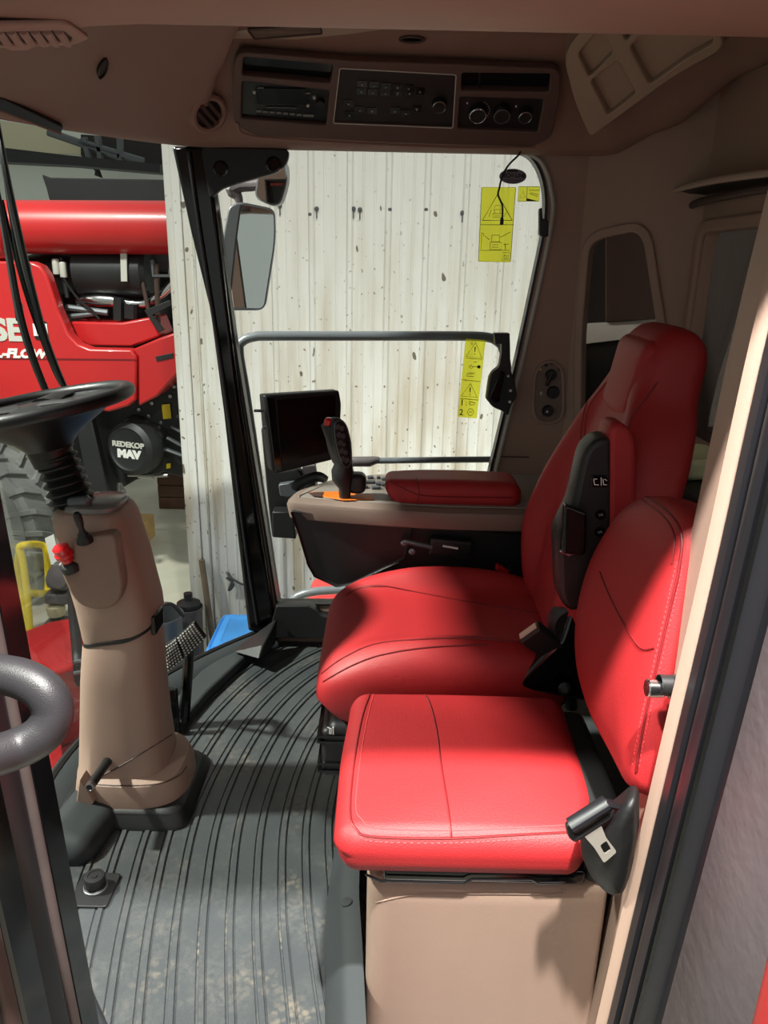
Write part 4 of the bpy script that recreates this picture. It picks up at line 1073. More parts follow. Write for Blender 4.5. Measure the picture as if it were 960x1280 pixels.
# ================================================================== DRIVER'S SEAT
ds = thing('driver_seat', "dark red leather driver's seat with headrest behind the console", 'seat', (.15, 1.74, 0))
def smooth01(t): t = max(0, min(1, t)); return t * t * (3 - 2 * t)
def sring(n, hw, ht, N, fn):
    out = []
    for i in range(N):
        a = 2 * math.pi * i / N; c, s_ = math.cos(a), math.sin(a)
        out.append(fn(hw * math.copysign(abs(c) ** (2 / n), c), ht * math.copysign(abs(s_) ** (2 / n), s_)))
    return out
def interp(tab, k):
    """smooth rows between the rows of a table"""
    vs = [Vector(r) if len(r) <= 4 else r for r in tab]; out = []
    n = len(tab); w = len(tab[0])
    for i in range(n - 1):
        a, b, c, d = tab[max(0, i - 1)], tab[i], tab[i + 1], tab[min(n - 1, i + 2)]
        for j in range(k):
            t = j / k
            out.append([.5 * (2 * b[q] + (c[q] - a[q]) * t + (2 * a[q] - 5 * b[q] + 4 * c[q] - d[q]) * t * t + (3 * b[q] - a[q] - 3 * c[q] + d[q]) * t ** 3) for q in range(w)])
    out.append(list(tab[-1])); return out
YD = 1.74
# cushion: rows of x, top z, bottom z, half width, bolster rise
cush = [(-.150, .455, .425, .17, 0), (-.146, .485, .395, .215, 0), (-.13, .512, .375, .242, .002), (-.095, .536, .365, .258, .008), (-.03, .554, .36, .268, .022), (.08, .556, .365, .272, .048), (.20, .554, .375, .27, .056), (.32, .556, .39, .26, .044), (.41, .555, .41, .24, .02), (.44, .53, .44, .2, 0)]
rings = []
for x, zt, zb, w, b in interp(cush, 4):
    h = (zt - zb) / 2; c = (zt + zb) / 2
    def f(u, v, x=x, c=c, h=h, w=w, b=b):
        t = abs(u) / w; z = c + v
        if v > 0:
            z += b * smooth01((t - .5) / .26) * (v / h) - b * .25 * (1 - smooth01((t - .3) / .5)) * (v / h)
        else: x2 = x
        xx = x + (0.05 * (-v / h) if v < 0 else 0) * (1 if x < .1 else 0) * smooth01((.1 - x) / .2)
        return Vector((xx, YD + u, z))
    rings.append(sring(4.2, w, h, 72, f))
dc = obj('seat_cushion', MB().loft(rings), RED, ds, smooth=70)
# backrest: rows of z, front x, thickness, half width, wing
back = [(.49, .410, .10, .17, .0), (.505, .40, .135, .21, .01), (.56, .402, .15, .235, .03), (.64, .412, .15, .262, .055), (.73, .428, .15, .284, .072), (.83, .452, .15, .286, .066), (.91, .472, .15, .274, .054), (.99, .496, .15, .248, .042), (1.05, .512, .15, .215, .034), (1.09, .522, .15, .185, .026), (1.125, .526, .15, .158, .014), (1.165, .532, .15, .142, 0), (1.21, .543, .145, .136, 0), (1.245, .56, .125, .126, 0), (1.268, .585, .08, .108, 0), (1.276, .608, .03, .075, 0)]
rings = []
for z, xf, t_, w, b in interp(back, 4):
    def f(u, v, z=z, xf=xf, t_=t_, w=w, b=b):
        t = abs(u) / w; x = xf + t_ / 2 + v
        fr = max(0, -v / (t_ / 2))
        x -= b * smooth01((t - .45) / .4) * fr
        return Vector((x, YD + u, z - (x - xf) * .12))
    rings.append(sring(3.6, w, t_ / 2, 80, f))
db = obj('backrest', MB().loft(rings), RED, ds, smooth=70)
BD, BB = bvh_of(dc), bvh_of(db)
hp = obj('headrest_pad', MB().rbox((.574, YD, 1.160), (.075, .225, .172), .032, Matrix.Rotation(rad(11), 3, 'Y'), k=6, m=6, fn=lambda p: (p[0] - .010 * (1 - (p[1] / .12) ** 2), p[1] * (1 + .5 * p[2]), p[2] - .012 * (1 - (p[1] / .12) ** 2) * (p[2] < 0))), RED, ds, smooth=70)
# sewn lines
for L in ([(402, 842), (430, 822), (470, 805), (530, 799), (590, 798), (640, 802), (690, 806)], [(404, 852), (440, 832), (480, 818), (540, 809), (610, 806)],
          [(430, 742), (470, 732), (530, 742), (600, 755), (680, 768)], [(432, 745), (450, 735), (480, 733)]):
    try: seam('seam', BD, L, .0022, REDS, dc, 10)
    except Exception: pass
for L in ([(783, 540), (792, 518), (806, 500), (822, 478)], [(731, 545), (733, 520), (741, 500), (765, 470)], [(726, 560), (727, 530), (736, 498), (760, 462)]):
    try: seam('seam', BB, L, .002, REDS, db, 8)
    except Exception: pass
# folded-up arm rest on the near side: black case, red pad
PA = Plane((.40, 1.502, .9), (1, 0, 0), (0, 0, 1))
ca = PA.uvs([(690, 660), (694, 742), (712, 757), (752, 720), (757, 640), (757, 541), (740, 541), (724, 556), (718, 580), (710, 620)])
case = obj('armrest_case', MB().plate(rpoly(ca, [.02, .03, .03, .03, .02, .012, .03, .03, .03, .02]), [], .075, PA.lift(.01), .012), BLK, ds, smooth=45)
pd = PA.uvs([(752, 545), (754, 527), (768, 522), (785, 534), (789, 560), (788, 660), (770, 740), (752, 750)])
obj('armrest_pad', MB().plate(rpoly(pd, [.008, .015, .03, .02, .03, .03, .03, .01]), [], .085, PA.lift(.004), .014), RED, ds, smooth=45)
hd_ = PA.uvs([(697, 618), (723, 628), (722, 676), (716, 679), (693, 676)])
hh = obj('recline_handle', MB().plate(rpoly(hd_, .006), [], .03, PA.lift(.06), .006), BLKG, case, bevel=.002)
obj('handle_edge', MB().tube([PA.at(692, 675, .062), PA.at(703, 679, .066), PA.at(714, 678, .062)], .003, 8), CHROME, hh)
ob1 = PA.uvs([(731, 586), (752, 586), (752, 600), (731, 600)])
k_ = obj('rocker_switch', MB().plate(rpoly(ob1, .004), [], .006, PA.lift(.049), .002), BLKG, case)
mb = MB()
for L in ([(734, 590), (735, 597)], [(734, 590), (738, 590)], [(735, 597), (740, 597)], [(743, 588), (743, 598)], [(745, 590), (746, 597)], [(746, 597), (750, 597)], [(747, 590), (750, 592)]):
    mb.tube([PA.at(*L[0], .0525), PA.at(*L[1], .0525)], .0009, 5)
obj('seat_icon', mb, WHITE, k_)
for x, y in ((743, 634), (742, 655), (736, 696)):
    M = PA.lift(.046) @ Matrix.Translation((*PA.uv(x, y), 0))
    k_ = obj('button', MB().lathe([(.011, 0), (.0105, .004), (0, .0045)], M, 22), BLKG, case)
    mb = MB()
    for L in ([(-5, 1), (5, -1)], [(-3, -3), (3, 3)], [(0, 3), (4, 1)]):
        mb.tube([M @ Vector((L[0][0] * .001, L[0][1] * .001, .0048)), M @ Vector((L[1][0] * .001, L[1][1] * .001, .0048))], .0009, 5)
    obj('seat_icon', mb, GRYP, k_)
# base and suspension
mb = MB()
for k in range(6):
    z = .07 + k * .045
    mb.rbox((.10 - .004 * (k % 2), YD, z + .018), (.36 + .03 * (k % 2), .38 + .03 * (k % 2), .042), .012, k=2, m=2)
obj('suspension_bellows', mb, BLK, ds, smooth=50)
obj('base_plate', MB().rbox((.12, YD, .03), (.46, .44, .06), .015, k=2, m=2), BLK, ds)
sp = obj('seat_pan', MB().rbox((.13, YD, .355), (.50, .47, .05), .02, k=3, m=3), BLK, ds)
mb = MB().rbox((-.085, 1.575, .30), (.10, .14, .13), .015, k=3, m=2)
fb = obj('control_box', mb, BLK, ds)
M = frame_on(Vector((-.135, 1.53, .30)), (-1, 0, 0))
mb = MB()
for z in (.255, .275, .335, .350): mb.box((-.09, 1.575, z), (.108, .148, .006))
obj('box_rib', mb, BLKG, fb)
bx_ = bvh_of(fb)
mb = MB()
for a, b in (((409, 909), (414, 911)), ((412, 911), (412, 917)), ((414, 911), (414, 917)), ((412, 917), (414, 917)), ((416.5, 909), (416.5, 918))):
    A, B = [PN(*q, Vector((-.095, 1.503, .3)), Vector((-.1, -1, .0))) for q in (a, b)]
    mb.tube([A, B], .0015, 5)
obj('seat_icon', mb, WHITE, fb)
# buckle on the near side, buckle and levers on the far side
B0, B1 = PY(692, 812, 1.50), PY(662, 790, 1.485)
ax = (B1 - B0).normalized()
Mb = frame_on(B1, ax, (0, -.3, 1))
bkl = obj('belt_buckle', MB().rbox(B0.lerp(B1, .52), (.030, .058, (B1 - B0).length * 1.05), .006, Mb, k=3, m=3), BLK, ds)
obj('buckle_slot', MB().box(Mb @ Vector((0, 0, .004)), (.014, .046, .006), Mb), BUFF, bkl, label='pale buckle end')
obj('buckle_stalk', MB().tube([B0, B0 + Vector((.04, .02, -.05)), B0 + Vector((.06, .02, -.16))], .014, 10, smooth=4), BLK, ds)
fbk = PY(628, 714, 2.06)
ob_ = obj('belt_buckle', MB().rbox(fbk + Vector((.02, .0, -.035)), (.055, .03, .09), .006, Matrix.Rotation(rad(28), 3, 'Y'), k=3, m=2), BLK, ds)
obj('release_button', MB().rbox(fbk + Vector((-.003, -.006, .01)), (.042, .024, .016), .004, Matrix.Rotation(rad(28), 3, 'Y'), k=2, m=2), REDP, ob_, label='red release button')
obj('slide_rail', MB().tube([PY(640, 735, 2.0), PY(655, 731, 2.02), PY(672, 740, 2.02)], .006, 8), STEEL, ds)
# dark frame behind and between the seats
obj('side_frame', MB().prism([PY(x, y, 1.48) for x, y in ((640, 860), (700, 800), (720, 745), (730, 800), (745, 880))], (0, .05, 0)), BLKG, ds, bevel=.01)
obj('recline_hinge', MB().lathe([(.05, 0), (.05, .03), (.04, .036), (.02, .03), (0, .03)], frame_on(PY(712, 775, 1.52), (0, -1, 0)), 24), BLK, ds)
obj('bracket', MB().rbox(PY(702, 848, 1.49), (.05, .02, .045), .006, Matrix.Rotation(rad(35), 3, 'Y'), k=2, m=2), STEELB, ds)
obj('bolt', MB().lathe([(.014, 0), (.014, .01), (.008, .014), (0, .014)], frame_on(PY(706, 860, 1.475), (-.3, -1, .3)), 12), BLK, ds)

DEEP = mat('deep_black', (12, 12, 12), .7)
# ================================================================== BUDDY SEAT
bs = thing('passenger_seat', 'bright red leather passenger seat on a tan box nearest the door', 'seat', (.17, 1.22, 0))
cx0, cx1, cy0, cy1 = -.075, .395, 1.015, 1.445
def cdef(p):
    x, y, z = p
    if z > 0: z += .012 * (1 - (x / .22) ** 2) * (1 - (y / .22) ** 2)
    z += .016 * (y + .1) / .3
    x *= 1 - .05 * smooth01((y + .02) / .23) if x < 0 else 1 - .16 * smooth01((-y - .09) / .12)
    if z < 0: x *= .97
    return (x, y, z)
pc_ = obj('seat_cushion', MB().rbox(((cx0 + cx1) / 2, (cy0 + cy1) / 2, .458), (cx1 - cx0, cy1 - cy0, .088), .04, k=6, m=10, fn=cdef), RED, bs, smooth=70)
BP = bvh_of(pc_)
seam('seam', BP, [(521, 861), (535, 875), (545, 910), (552, 960), (560, 1010), (564, 1046)], .0022, REDS, pc_, 10)
seam('seam', BP, [(463, 866), (452, 900), (442, 960), (438, 1015), (445, 1036), (466, 1046), (560, 1048), (640, 1044), (722, 1040)], .0022, REDS, pc_, 10)
seam('stitching', BP, [(467, 868), (458, 905), (449, 960), (445, 1008), (452, 1024), (472, 1035), (560, 1038), (640, 1035), (715, 1031)], .0012, THREAD, pc_, 10)
# dashed top stitching
def stitches(name, bv, L, m, parent, step=5, length=.0045, r=.0011):
    P = spline([Vector(q) for q in L], 24); mb = MB(); acc = 0; last = None
    for a, b in zip(P, P[1:]):
        acc += (b - a).length
        if acc >= step:
            acc = 0; h = bv.ray_cast(CAM, ray(a.x, a.y).normalized()); h2 = bv.ray_cast(CAM, ray(b.x, b.y).normalized())
            if h[0] is not None and h2[0] is not None:
                d = (h2[0] - h[0]); d = d.normalized() if d.length > 1e-6 else Vector((1, 0, 0))
                mb.tube([h[0] - d * length / 2, h[0] + d * length / 2], r, 5)
    return obj(name, mb, m, parent)
stitches('stitching', BP, [(434, 1022), (446, 1042), (468, 1052), (560, 1054), (640, 1050), (722, 1046)], THREAD, pc_, 6)
# back cushion: rounded slab, tilted, sculpted outline
PBk = Plane(PX(790, 800, .42), (0, -1, 0), PX(855, 690, .455) - PX(778, 930, .405))
bo = [(866, 665), (858, 642), (820, 616), (795, 618), (770, 640), (741, 690), (724, 745), (718, 800), (722, 850), (738, 900), (770, 960), (790, 1002), (803, 960), (832, 830), (850, 740)]
buv = rpoly(PBk.uvs(bo), .05, 4)
cen = Vector((sum(p[0] for p in buv) / len(buv), sum(p[1] for p in buv) / len(buv)))
# front face slightly crowned, sides rolled
rings = []
for f_, h in ((.70, -.085), (.90, -.085), (.98, -.075), (1.0, -.055), (1.0, -.025), (.985, -.008), (.95, .004), (.88, .012), (.72, .018), (.5, .021), (.25, .022)):
    rings.append([PBk.M @ Vector((cen.x + (u - cen.x) * f_, cen.y + (v - cen.y) * f_, h)) for u, v in buv])
pb_ = obj('backrest', MB().loft(rings), RED, bs, smooth=70)
BK = bvh_of(pb_)
seam('seam', BK, [(806, 620), (835, 640), (852, 668), (849, 710), (838, 760), (822, 830), (806, 900), (795, 965)], .0024, REDS, pb_, 10)
seam('seam', BK, [(798, 622), (828, 644), (843, 670), (840, 705)], .0018, REDS, pb_, 10)
seam('seam', BK, [(750, 715), (762, 745), (780, 780), (796, 805), (806, 812), (818, 810)], .002, REDS, pb_, 10)
stitches('stitching', BK, [(846, 700), (835, 750), (817, 830), (801, 900), (790, 960)], THREAD, pb_, 5)
stitches('stitching', BK, [(854, 705), (843, 755), (826, 832), (810, 902), (798, 962)], THREAD, pb_, 5)
obj('backrest_shell', MB().loft([[PBk.M @ Vector((cen.x + (u - cen.x) * f_, cen.y + (v - cen.y) * f_, h)) for u, v in buv] for f_, h in ((.9, -.082), (.92, -.09), (.86, -.105), (.5, -.11))]), BLK, bs, smooth=60)
obj('gap_shade_block', MB().rbox((.395, 1.225, .44), (.08, .38, .11), .02, k=2, m=2), DEEP, bs)  # black filler added as the deep shade between cushion and backrest
# pan under the cushion and the box
xb0, xb1 = PY(458, 1110, 1.03).x, .40
obj('seat_pan', MB().rbox(((xb0 + .365) / 2 + .01, 1.235, .405), (.345, .405, .026), .006, k=2, m=3), BLKG, bs)
obj('pan_lip', MB().tube([PY(457, 1093, 1.027), PY(475, 1101, 1.025), PY(580, 1104, 1.025), PY(590, 1099, 1.025), PY(665, 1099, 1.025), PY(673, 1104, 1.025), PY(720, 1103, 1.025)], .0022, 8), BLKG, bs)
def bring(z, e=0): return [Vector((x, y, z)) for x, y in rpoly([(xb0 - e, 1.035 - e), (xb1, 1.035 - e), (xb1, 1.43), (xb0 - e, 1.43)], [.05, .01, .01, .04], 8)]
box_ = obj('seat_box', MB().loft([bring(.0), bring(.34), bring(.372), bring(.385, -.004), bring(.392, -.014)]), TAN, bs, smooth=40)
BX = bvh_of(box_)
seam('box_edge', BX, [(470, 1128), (520, 1118), (600, 1117), (696, 1117), (700, 1112), (708, 1113)], .0013, TAN, bs, 6)
# seat belt retractor and tongue beside the seat
r0 = PY(755, 1060, .955)
sb_ = thing('seat_belt', 'black seat belt with metal tongue hanging over its retractor cover on the red passenger seat', 'seat belt', r0)
PRt = Plane(r0, (.92, -.40, 0), (0, 0, 1))
ro = [(722, 1032), (726, 1048), (748, 1030), (768, 1016), (786, 1000), (796, 1003), (796, 1050), (786, 1100), (778, 1124), (760, 1122), (738, 1100), (724, 1068)]
ruv_ = rpoly(PRt.uvs(ro), .012, 3)
cc_ = Vector((sum(p[0] for p in ruv_) / len(ruv_), sum(p[1] for p in ruv_) / len(ruv_)))
rings = [[PRt.M @ Vector((cc_.x + (u - cc_.x) * f_, cc_.y + (v - cc_.y) * f_, h)) for u, v in ruv_] for f_, h in ((.95, -.045), (1, -.035), (1, -.012), (.96, -.002), (.85, .006), (.5, .012), (.2, .013))]
obj('retractor_cover', MB().loft(rings), mat('belt_black', (17, 17, 18), .5, bump=.5, bscale=60), sb_, smooth=60)
PTg = Plane(PY(745, 1035, .945), PY(764, 1005, .955) - PY(712, 1036, .945), Vector((.0, .25, 1)))
fr_o = rpoly(PTg.uvs([(706, 1030), (757, 997), (768, 1012), (764, 1022), (718, 1052), (710, 1046)]), .005)
fr_i = rpoly(PTg.uvs([(716, 1038), (757, 1010), (761, 1015), (720, 1043)]), .003)
tg_ = obj('tongue_frame', MB().plate(fr_o, [fr_i], .012, PTg.lift(0), .003), BLK, sb_)
obj('webbing', MB().tube([PTg.at(712, 1031, .004), PTg.at(758, 1002, .004)], .0135, 12, flat=.8), SEAL, sb_)
to = rpoly(PTg.uvs([(728, 1042), (750, 1029), (757, 1046), (770, 1063), (754, 1077), (742, 1058)]), .004)
ti = rpoly(PTg.uvs([(749, 1055), (757, 1049), (763, 1060), (755, 1066)]), .003)
obj('metal_tongue', MB().plate(to, [ti], .003, PTg.lift(.003)), mat('tongue_metal', (140, 134, 125), .4, .3), tg_, label='bare metal tongue')
obj('webbing_tail', MB().tube([PTg.at(757, 1003, .0), PTg.at(772, 1010, -.012), PTg.at(786, 1030, -.03)], .012, 8, flat=.3), SEAL, sb_)

# ================================================================== RIGHT-HAND CONSOLE
rc = thing('armrest_console', 'tan topped control console with a red arm pad and joystick', 'console', PY(500, 640, 2.1))
ZC = PY(400, 622, 2.15).z
def cz(px, py, Z): return PZ(px, py, Z)
topL = [(358, 622), (363, 612), (385, 602), (430, 594), (470, 589), (540, 586), (640, 590), (650, 648), (600, 643), (520, 640), (440, 630), (385, 625)]
zt = .735
tp = [Vector((p.x, p.y, 0)) for p in (PZ(x, y, zt) for x, y in ((357, 624), (372, 610), (410, 598), (470, 591), (560, 590), (690, 592), (690, 640), (645, 640), (560, 638), (470, 633), (400, 628)))]
tuv = rpoly([(p.x, p.y) for p in tp], [.03, .03, .02, 0, 0, 0, 0, 0, 0, 0, .02], 4)
cc = Vector((sum(p[0] for p in tuv) / len(tuv), sum(p[1] for p in tuv) / len(tuv)))
def tring(z, d): return [Vector((x, y, z)) for x, y in inset(tuv, d)]
slope = lambda x: -.0 * x
trim = obj('trim_band', MB().loft([tring(.672, .012), tring(.677, .004), tring(.716, -.004), tring(.726, .0), tring(.732, .014), tring(.735, .02)]), mat('console_tan', (122, 104, 94), .5, bump=.2, bscale=900), rc, smooth=40)
obj('control_plate', MB().loft([tring(.734, .03), tring(.7375, .032), tring(.738, .036)]), TOPG, rc, smooth=40)
# black body hanging under the band
sh = [(362, 640, 2.13), (372, 668, 2.13), (384, 708, 2.14), (392, 722, 2.14), (420, 735, 2.15), (438, 732, 2.15), (480, 712, 2.15), (505, 700, 2.15), (512, 672, 2.13), (515, 655, 2.13)]
A = [PY(x, y, 2.075) for x, y, Y in sh]
mb = MB().loft([[p + Vector((0.004, .012, 0)) for p in A], A, [p + Vector((0.02, .20, .02)) for p in A], [p + Vector((0.03, .22, .02)) for p in A]][0:4])
obj('lower_shell', mb, BLK, rc, bevel=.012, seg=3)
obj('side_tray', MB().prism([PY(x, y, 2.10) for x, y in ((498, 655), (660, 668), (690, 690), (690, 790), (600, 780), (470, 760), (430, 735), (480, 705))], (0, .12, 0)), BLK, rc, bevel=.006)
gl = obj('storage_pocket', MB().rbox(PY(563, 684, 2.07), (.125, .03, .055), .008, Matrix.Rotation(rad(5), 3, 'Y'), k=2, m=2), BLK, rc)
obj('pocket_mark', MB().box(PY(563, 684, 2.052), (.045, .002, .006), Matrix.Rotation(rad(9), 3, 'Y')), WHITE, gl)
obj('linkage', MB().tube([PY(504, 676, 2.06), PY(540, 684, 2.06)], .008, 8), STEELB, rc)
for x, y in ((515, 689), (505, 678)): obj('screw', MB().lathe([(.010, 0), (.009, .006), (0, .007)], frame_on(PY(x, y, 2.06), (0, -1, 0)), 12), STEELB, rc)
# gate of the lever
og = [PZ(x, y, .7385) for x, y in ((386, 616), (420, 615), (466, 619), (468, 625), (430, 626), (394, 620))]
obj('lever_gate', MB().prism(og, (0, 0, .0025)), ORANGE, rc, bevel=.001, label='orange lever gate')
og = [PZ(x, y, .742) for x, y in ((385, 616), (404, 615), (402, 621), (392, 620))]
obj('gate_slot', MB().prism(og, (0, 0, .001)), GRILLE, rc)
j0 = PZ(428, 622, .74)
YJ = j0.y
def jy(x, y): return PY(x, y, YJ)
jk = obj('joystick', MB().loft([[p for p in ring] for ring in [
    [jy(xc, y) + Vector((w * math.cos(a) , d * math.sin(a), 0)) for a in [2 * math.pi * k / 24 for k in range(24)]] for xc, y, w, d in
    ((431, 625, .016, .016), (431, 610, .018, .02), (428, 600, .030, .028), (428, 588, .032, .030), (429, 580, .026, .026), (429, 572, .026, .026), (423, 552, .034, .030), (417, 532, .036, .030), (414, 528, .02, .02))]]), BLK, rc, smooth=50)
gp_ = Plane(jy(427, 557) + Vector((.0, -.02, 0)), (.80, .60, 0), jy(421, 528) - jy(430, 588))
gu = rpoly(gp_.uvs([(416, 524), (425, 521), (432, 530), (437, 550), (439, 572), (435, 588), (427, 586), (419, 562), (415, 538)]), .015)
gc = Vector((sum(p[0] for p in gu) / len(gu), sum(p[1] for p in gu) / len(gu)))
obj('grip', MB().loft([[gp_.M @ Vector((gc.x + (u - gc.x) * f_, gc.y + (v - gc.y) * f_, h)) for u, v in gu] for f_, h in ((.6, -.055), (.9, -.046), (1, -.025), (1, -.002), (.93, .006), (.85, .007))]), BLK, jk, smooth=55)
mb = MB()
for i in range(5):
    for j in (-1, 1):
        x, y = 423 + i * 1.5 + j * 2.6, 534 + i * 10 + j * .8
        mb.lathe([(.0085, 0), (.0075, .004), (0, .005)], gp_.lift(.006) @ Matrix.Translation((*gp_.uv(x, y), 0)), 12)
obj('grip_button', mb, STEELB, jk)
obj('grip_ring', MB().tube([gp_.M @ Vector((gc.x + (u - gc.x) * .90, gc.y + (v - gc.y) * .90, .0075)) for u, v in gu], .0022, 6, closed=True), STEELB, jk)
obj('red_button', MB().rbox(jy(411, 527) + Vector((0, -.01, 0)), (.026, .03, .028), .012, k=4, m=2), REDP, jk, label='red thumb button')
obj('hand_rest', MB().rbox(PY(446, 603, YJ + .02), (.055, .06, .06), .02, k=4, m=2), BLK, jk)
# buttons on the plate
for x, y, w in ((463, 598, .020), (473, 598, .012), (464, 604, .026), (475, 606, .026), (454, 610, .030), (470, 611, .028), (482, 600, .026), (480, 607, .02), (487, 596, .02), (458, 604, .016)):
    p = PZ(x, y, .738); obj('button', MB().plate(rrect((0, 0), w, .022, .008), [], .008, Matrix.Translation(p + Vector((0, 0, .004))), .002), BTN, rc)
# arm pad
p0, p1 = PY(484, 615, 2.12), PY(650, 618, 2.12)
def adef(p):
    x, y, z = p
    x += .02 * (1 if x < 0 else 0) * -z / .04
    if z > 0: z += .006 * (1 - (x / .2) ** 2)
    if x < -.1: y *= 1 - .15 * smooth01((-x - .1) / .08)
    return (x, y, z)
ap = obj('arm_pad', MB().rbox(((p0.x + p1.x) / 2 + .0, 2.150, .758), (p1.x - p0.x + .0, .165, .082), .036, k=6, m=8, fn=adef), RED, rc, smooth=70)
try:
    BA = bvh_of(ap)
    seam('seam', BA, [(487, 602), (500, 608), (522, 618), (560, 621), (640, 622)], .0018, REDS, ap, 8)
    seam('seam', BA, [(520, 596), (524, 618), (518, 632)], .0016, REDS, ap, 8)
except Exception: pass
# ------------------------------------------------------------------ display on its arm
PMn = Plane(PY(378, 538, 2.36), PY(422, 530, 2.42) - PY(335, 540, 2.30), Vector((-.10, -.02, 1)))
mo = thing('display_monitor', 'black display screen on a bracket in front of the side window', 'monitor', PMn.at(378, 538))
muv = rpoly(PMn.uvs([(330, 494), (424, 488), (427, 505), (424, 570), (416, 575), (346, 592), (340, 588), (334, 540)]), [.008, .008, .01, .008, .01, .008, .01, 0])
hsg = obj('housing', MB().plate(muv, [], .045, PMn.lift(-.022), .006), BLK, mo)
suv = rpoly(PMn.uvs([(346, 500), (419, 494), (418, 563), (352, 580)]), .004)
obj('screen', MB().plate(suv, [], .003, PMn.lift(.0015)), SCREEN, hsg)
obj('side_bezel', MB().plate(rpoly(PMn.uvs([(331, 495), (342, 497), (351, 588), (343, 590)]), .004), [], .012, PMn.lift(.004), .002), BLKG, hsg)
for x, y in ((337, 535), (325, 514)): obj('side_key', MB().rbox(PMn.at(x, y, -.01), (.03, .012, .008), .003, k=2, m=2), BLK, hsg)
mb = MB().prism([PY(x, y, 2.40) for x, y in ((326, 535), (336, 540), (348, 590), (372, 586), (380, 600), (392, 598), (396, 612), (372, 640), (368, 674), (340, 672), (334, 620))], (0, .06, 0))
obj('support_arm', mb, BLK, mo, bevel=.006)
obj('lower_bracket', MB().prism([PY(x, y, 2.32) for x, y in ((340, 640), (366, 640), (370, 674), (341, 672))], (0, .06, 0)), BLK, mo, bevel=.004)
mb = MB().prism([PY(x, y, 2.36) for x, y in ((348, 606), (375, 602), (378, 618), (360, 622), (350, 620))], (0, .03, 0)); obj('bracket_plate', mb, STEELB, mo, bevel=.003)
obj('cable_cover', MB().tube([PY(370, 612, 2.34), PY(374, 604, 2.34), PY(396, 596, 2.34), PY(408, 600, 2.33)], [.014, .018, .018, .012], 12, smooth=4), BLK, mo)
mb = MB().prism([PY(x, y, 2.42) for x, y in ((378, 584), (393, 582), (396, 600), (376, 602))], (0, .04, 0)); obj('support_foot', mb, DGREY, mo)

# ================================================================== DECALS ON THE SIDE WINDOW, LATCH, CABLE, KNOB PANEL
PWd = Plane((0, YR + .030, 0), (1, 0, 0), (0, 0, 1))
def decal(name, label, L, cat='warning label'):
    c = [sum(p[0] for p in L) / len(L), sum(p[1] for p in L) / len(L)]
    t = thing(name, label, cat, PWd.at(*c))
    mb = MB(); mb.face([mb.bm.verts.new(PWd.M @ Vector((u, v, .0012))) for u, v in rpoly(PWd.uvs(L), .003)]); obj('backing', mb, YEL, t)
    return t
def lines(t, name, LL, r=.0012, m=DKPR, closed=False):
    mb = MB()
    for L in LL: mb.tube([PWd.at(x, y, .002) for x, y in L], r, 5, closed=closed)
    return obj(name, mb, m, t)
def excl(t, x, y0, y1, r=.0022):
    mb = MB().tube([PWd.at(x + .4, y0, .002), PWd.at(x, y0 + (y1 - y0) * .68, .002)], [r, r * .6], 6); p = PWd.at(x - .2, y1, .002); mb.lathe([(r * .8, 0), (0, .001)], frame_on(p, PWd.N), 10)
    obj('exclamation_mark', mb, DKPR, t)
t = decal('warning_decal', 'large yellow warning decal with triangle and machine pictogram on the window', [(602, 234), (645, 234), (638, 328), (598, 327)])
lines(t, 'border', [[(602, 234.5), (644.5, 234.5), (638, 327), (598, 326.5)]], .001, closed=True)
lines(t, 'rule', [[(600, 281), (642, 281)]], .001)
lines(t, 'triangle', [[(622, 243), (603, 275.5), (640, 275.5)]], .0022, closed=True)
lines(t, 'machine_pictogram', [[(619, 257), (625, 257), (626, 262), (617, 262), (619, 257)], [(616, 267), (627, 267), (627, 272), (616, 272), (616, 267)], [(618, 262), (618, 267)], [(625, 262), (625, 267)], [(614, 262), (611, 271)], [(630, 271), (632, 266)], [(618, 270), (625, 270)]], .0008)
lines(t, 'machine_pictogram', [[(602, 291), (601, 313), (637, 313)], [(615, 294), (624, 294), (624, 302), (614, 302), (615, 294)], [(613, 303), (627, 303), (627, 312), (612, 312), (613, 303)], [(615, 306), (623, 306)], [(615, 309), (623, 309)], [(625, 297), (638, 290)], [(631, 304), (632, 312)], [(629, 306), (635, 305)], [(606, 295), (612, 300)], [(602, 291), (605, 292), (604, 295)]], .0009)
lines(t, 'book_symbol', [[(628, 315.5), (638, 316), (637, 325), (627, 325)], ], .0008, closed=True)
lines(t, 'book_symbol', [[(630, 319), (630, 323.5), (635, 323.5), (635.5, 319), (633, 320), (630, 319)], [(633, 320), (632.7, 323.5)]], .0008)
t = decal('warning_decal', 'small yellow warning decal in the upper corner of the window', [(648, 233), (675, 233), (674, 252), (647, 252)])
lines(t, 'border', [[(648, 233.5), (674.5, 233.5), (673.5, 251.5), (647.5, 251.5)]], .0008, closed=True)
lines(t, 'rule', [[(659, 234), (658, 251)]], .0008)
lines(t, 'triangle', [[(653.5, 239), (650, 247), (657, 247)]], .0009, closed=True)
lines(t, 'pictogram', [[(661, 238), (674, 238)], [(661, 242), (672, 246)], [(663, 241), (673, 243.5)]], .0008)
mb = MB().prism([PWd.at(x, y, .0015) for x, y in ((658.5, 248), (672, 251.3), (658.3, 251.3))], (0, -.001, 0)); obj('pictogram', mb, DKPR, t)
t = decal('warning_decal', 'tall narrow yellow warning decal on the window below the grey rail', [(582, 423), (607, 425), (596, 523), (572, 521)])
lines(t, 'rule', [[(577, 474.5), (600.5, 477)], [(575, 498), (598, 500)], [(582, 447.5), (603, 449)]], .0009)
lines(t, 'triangle', [[(594.5, 428), (582.5, 445.5), (602, 447)]], .0014, closed=True); excl(t, 593.5, 433.5, 442.5)
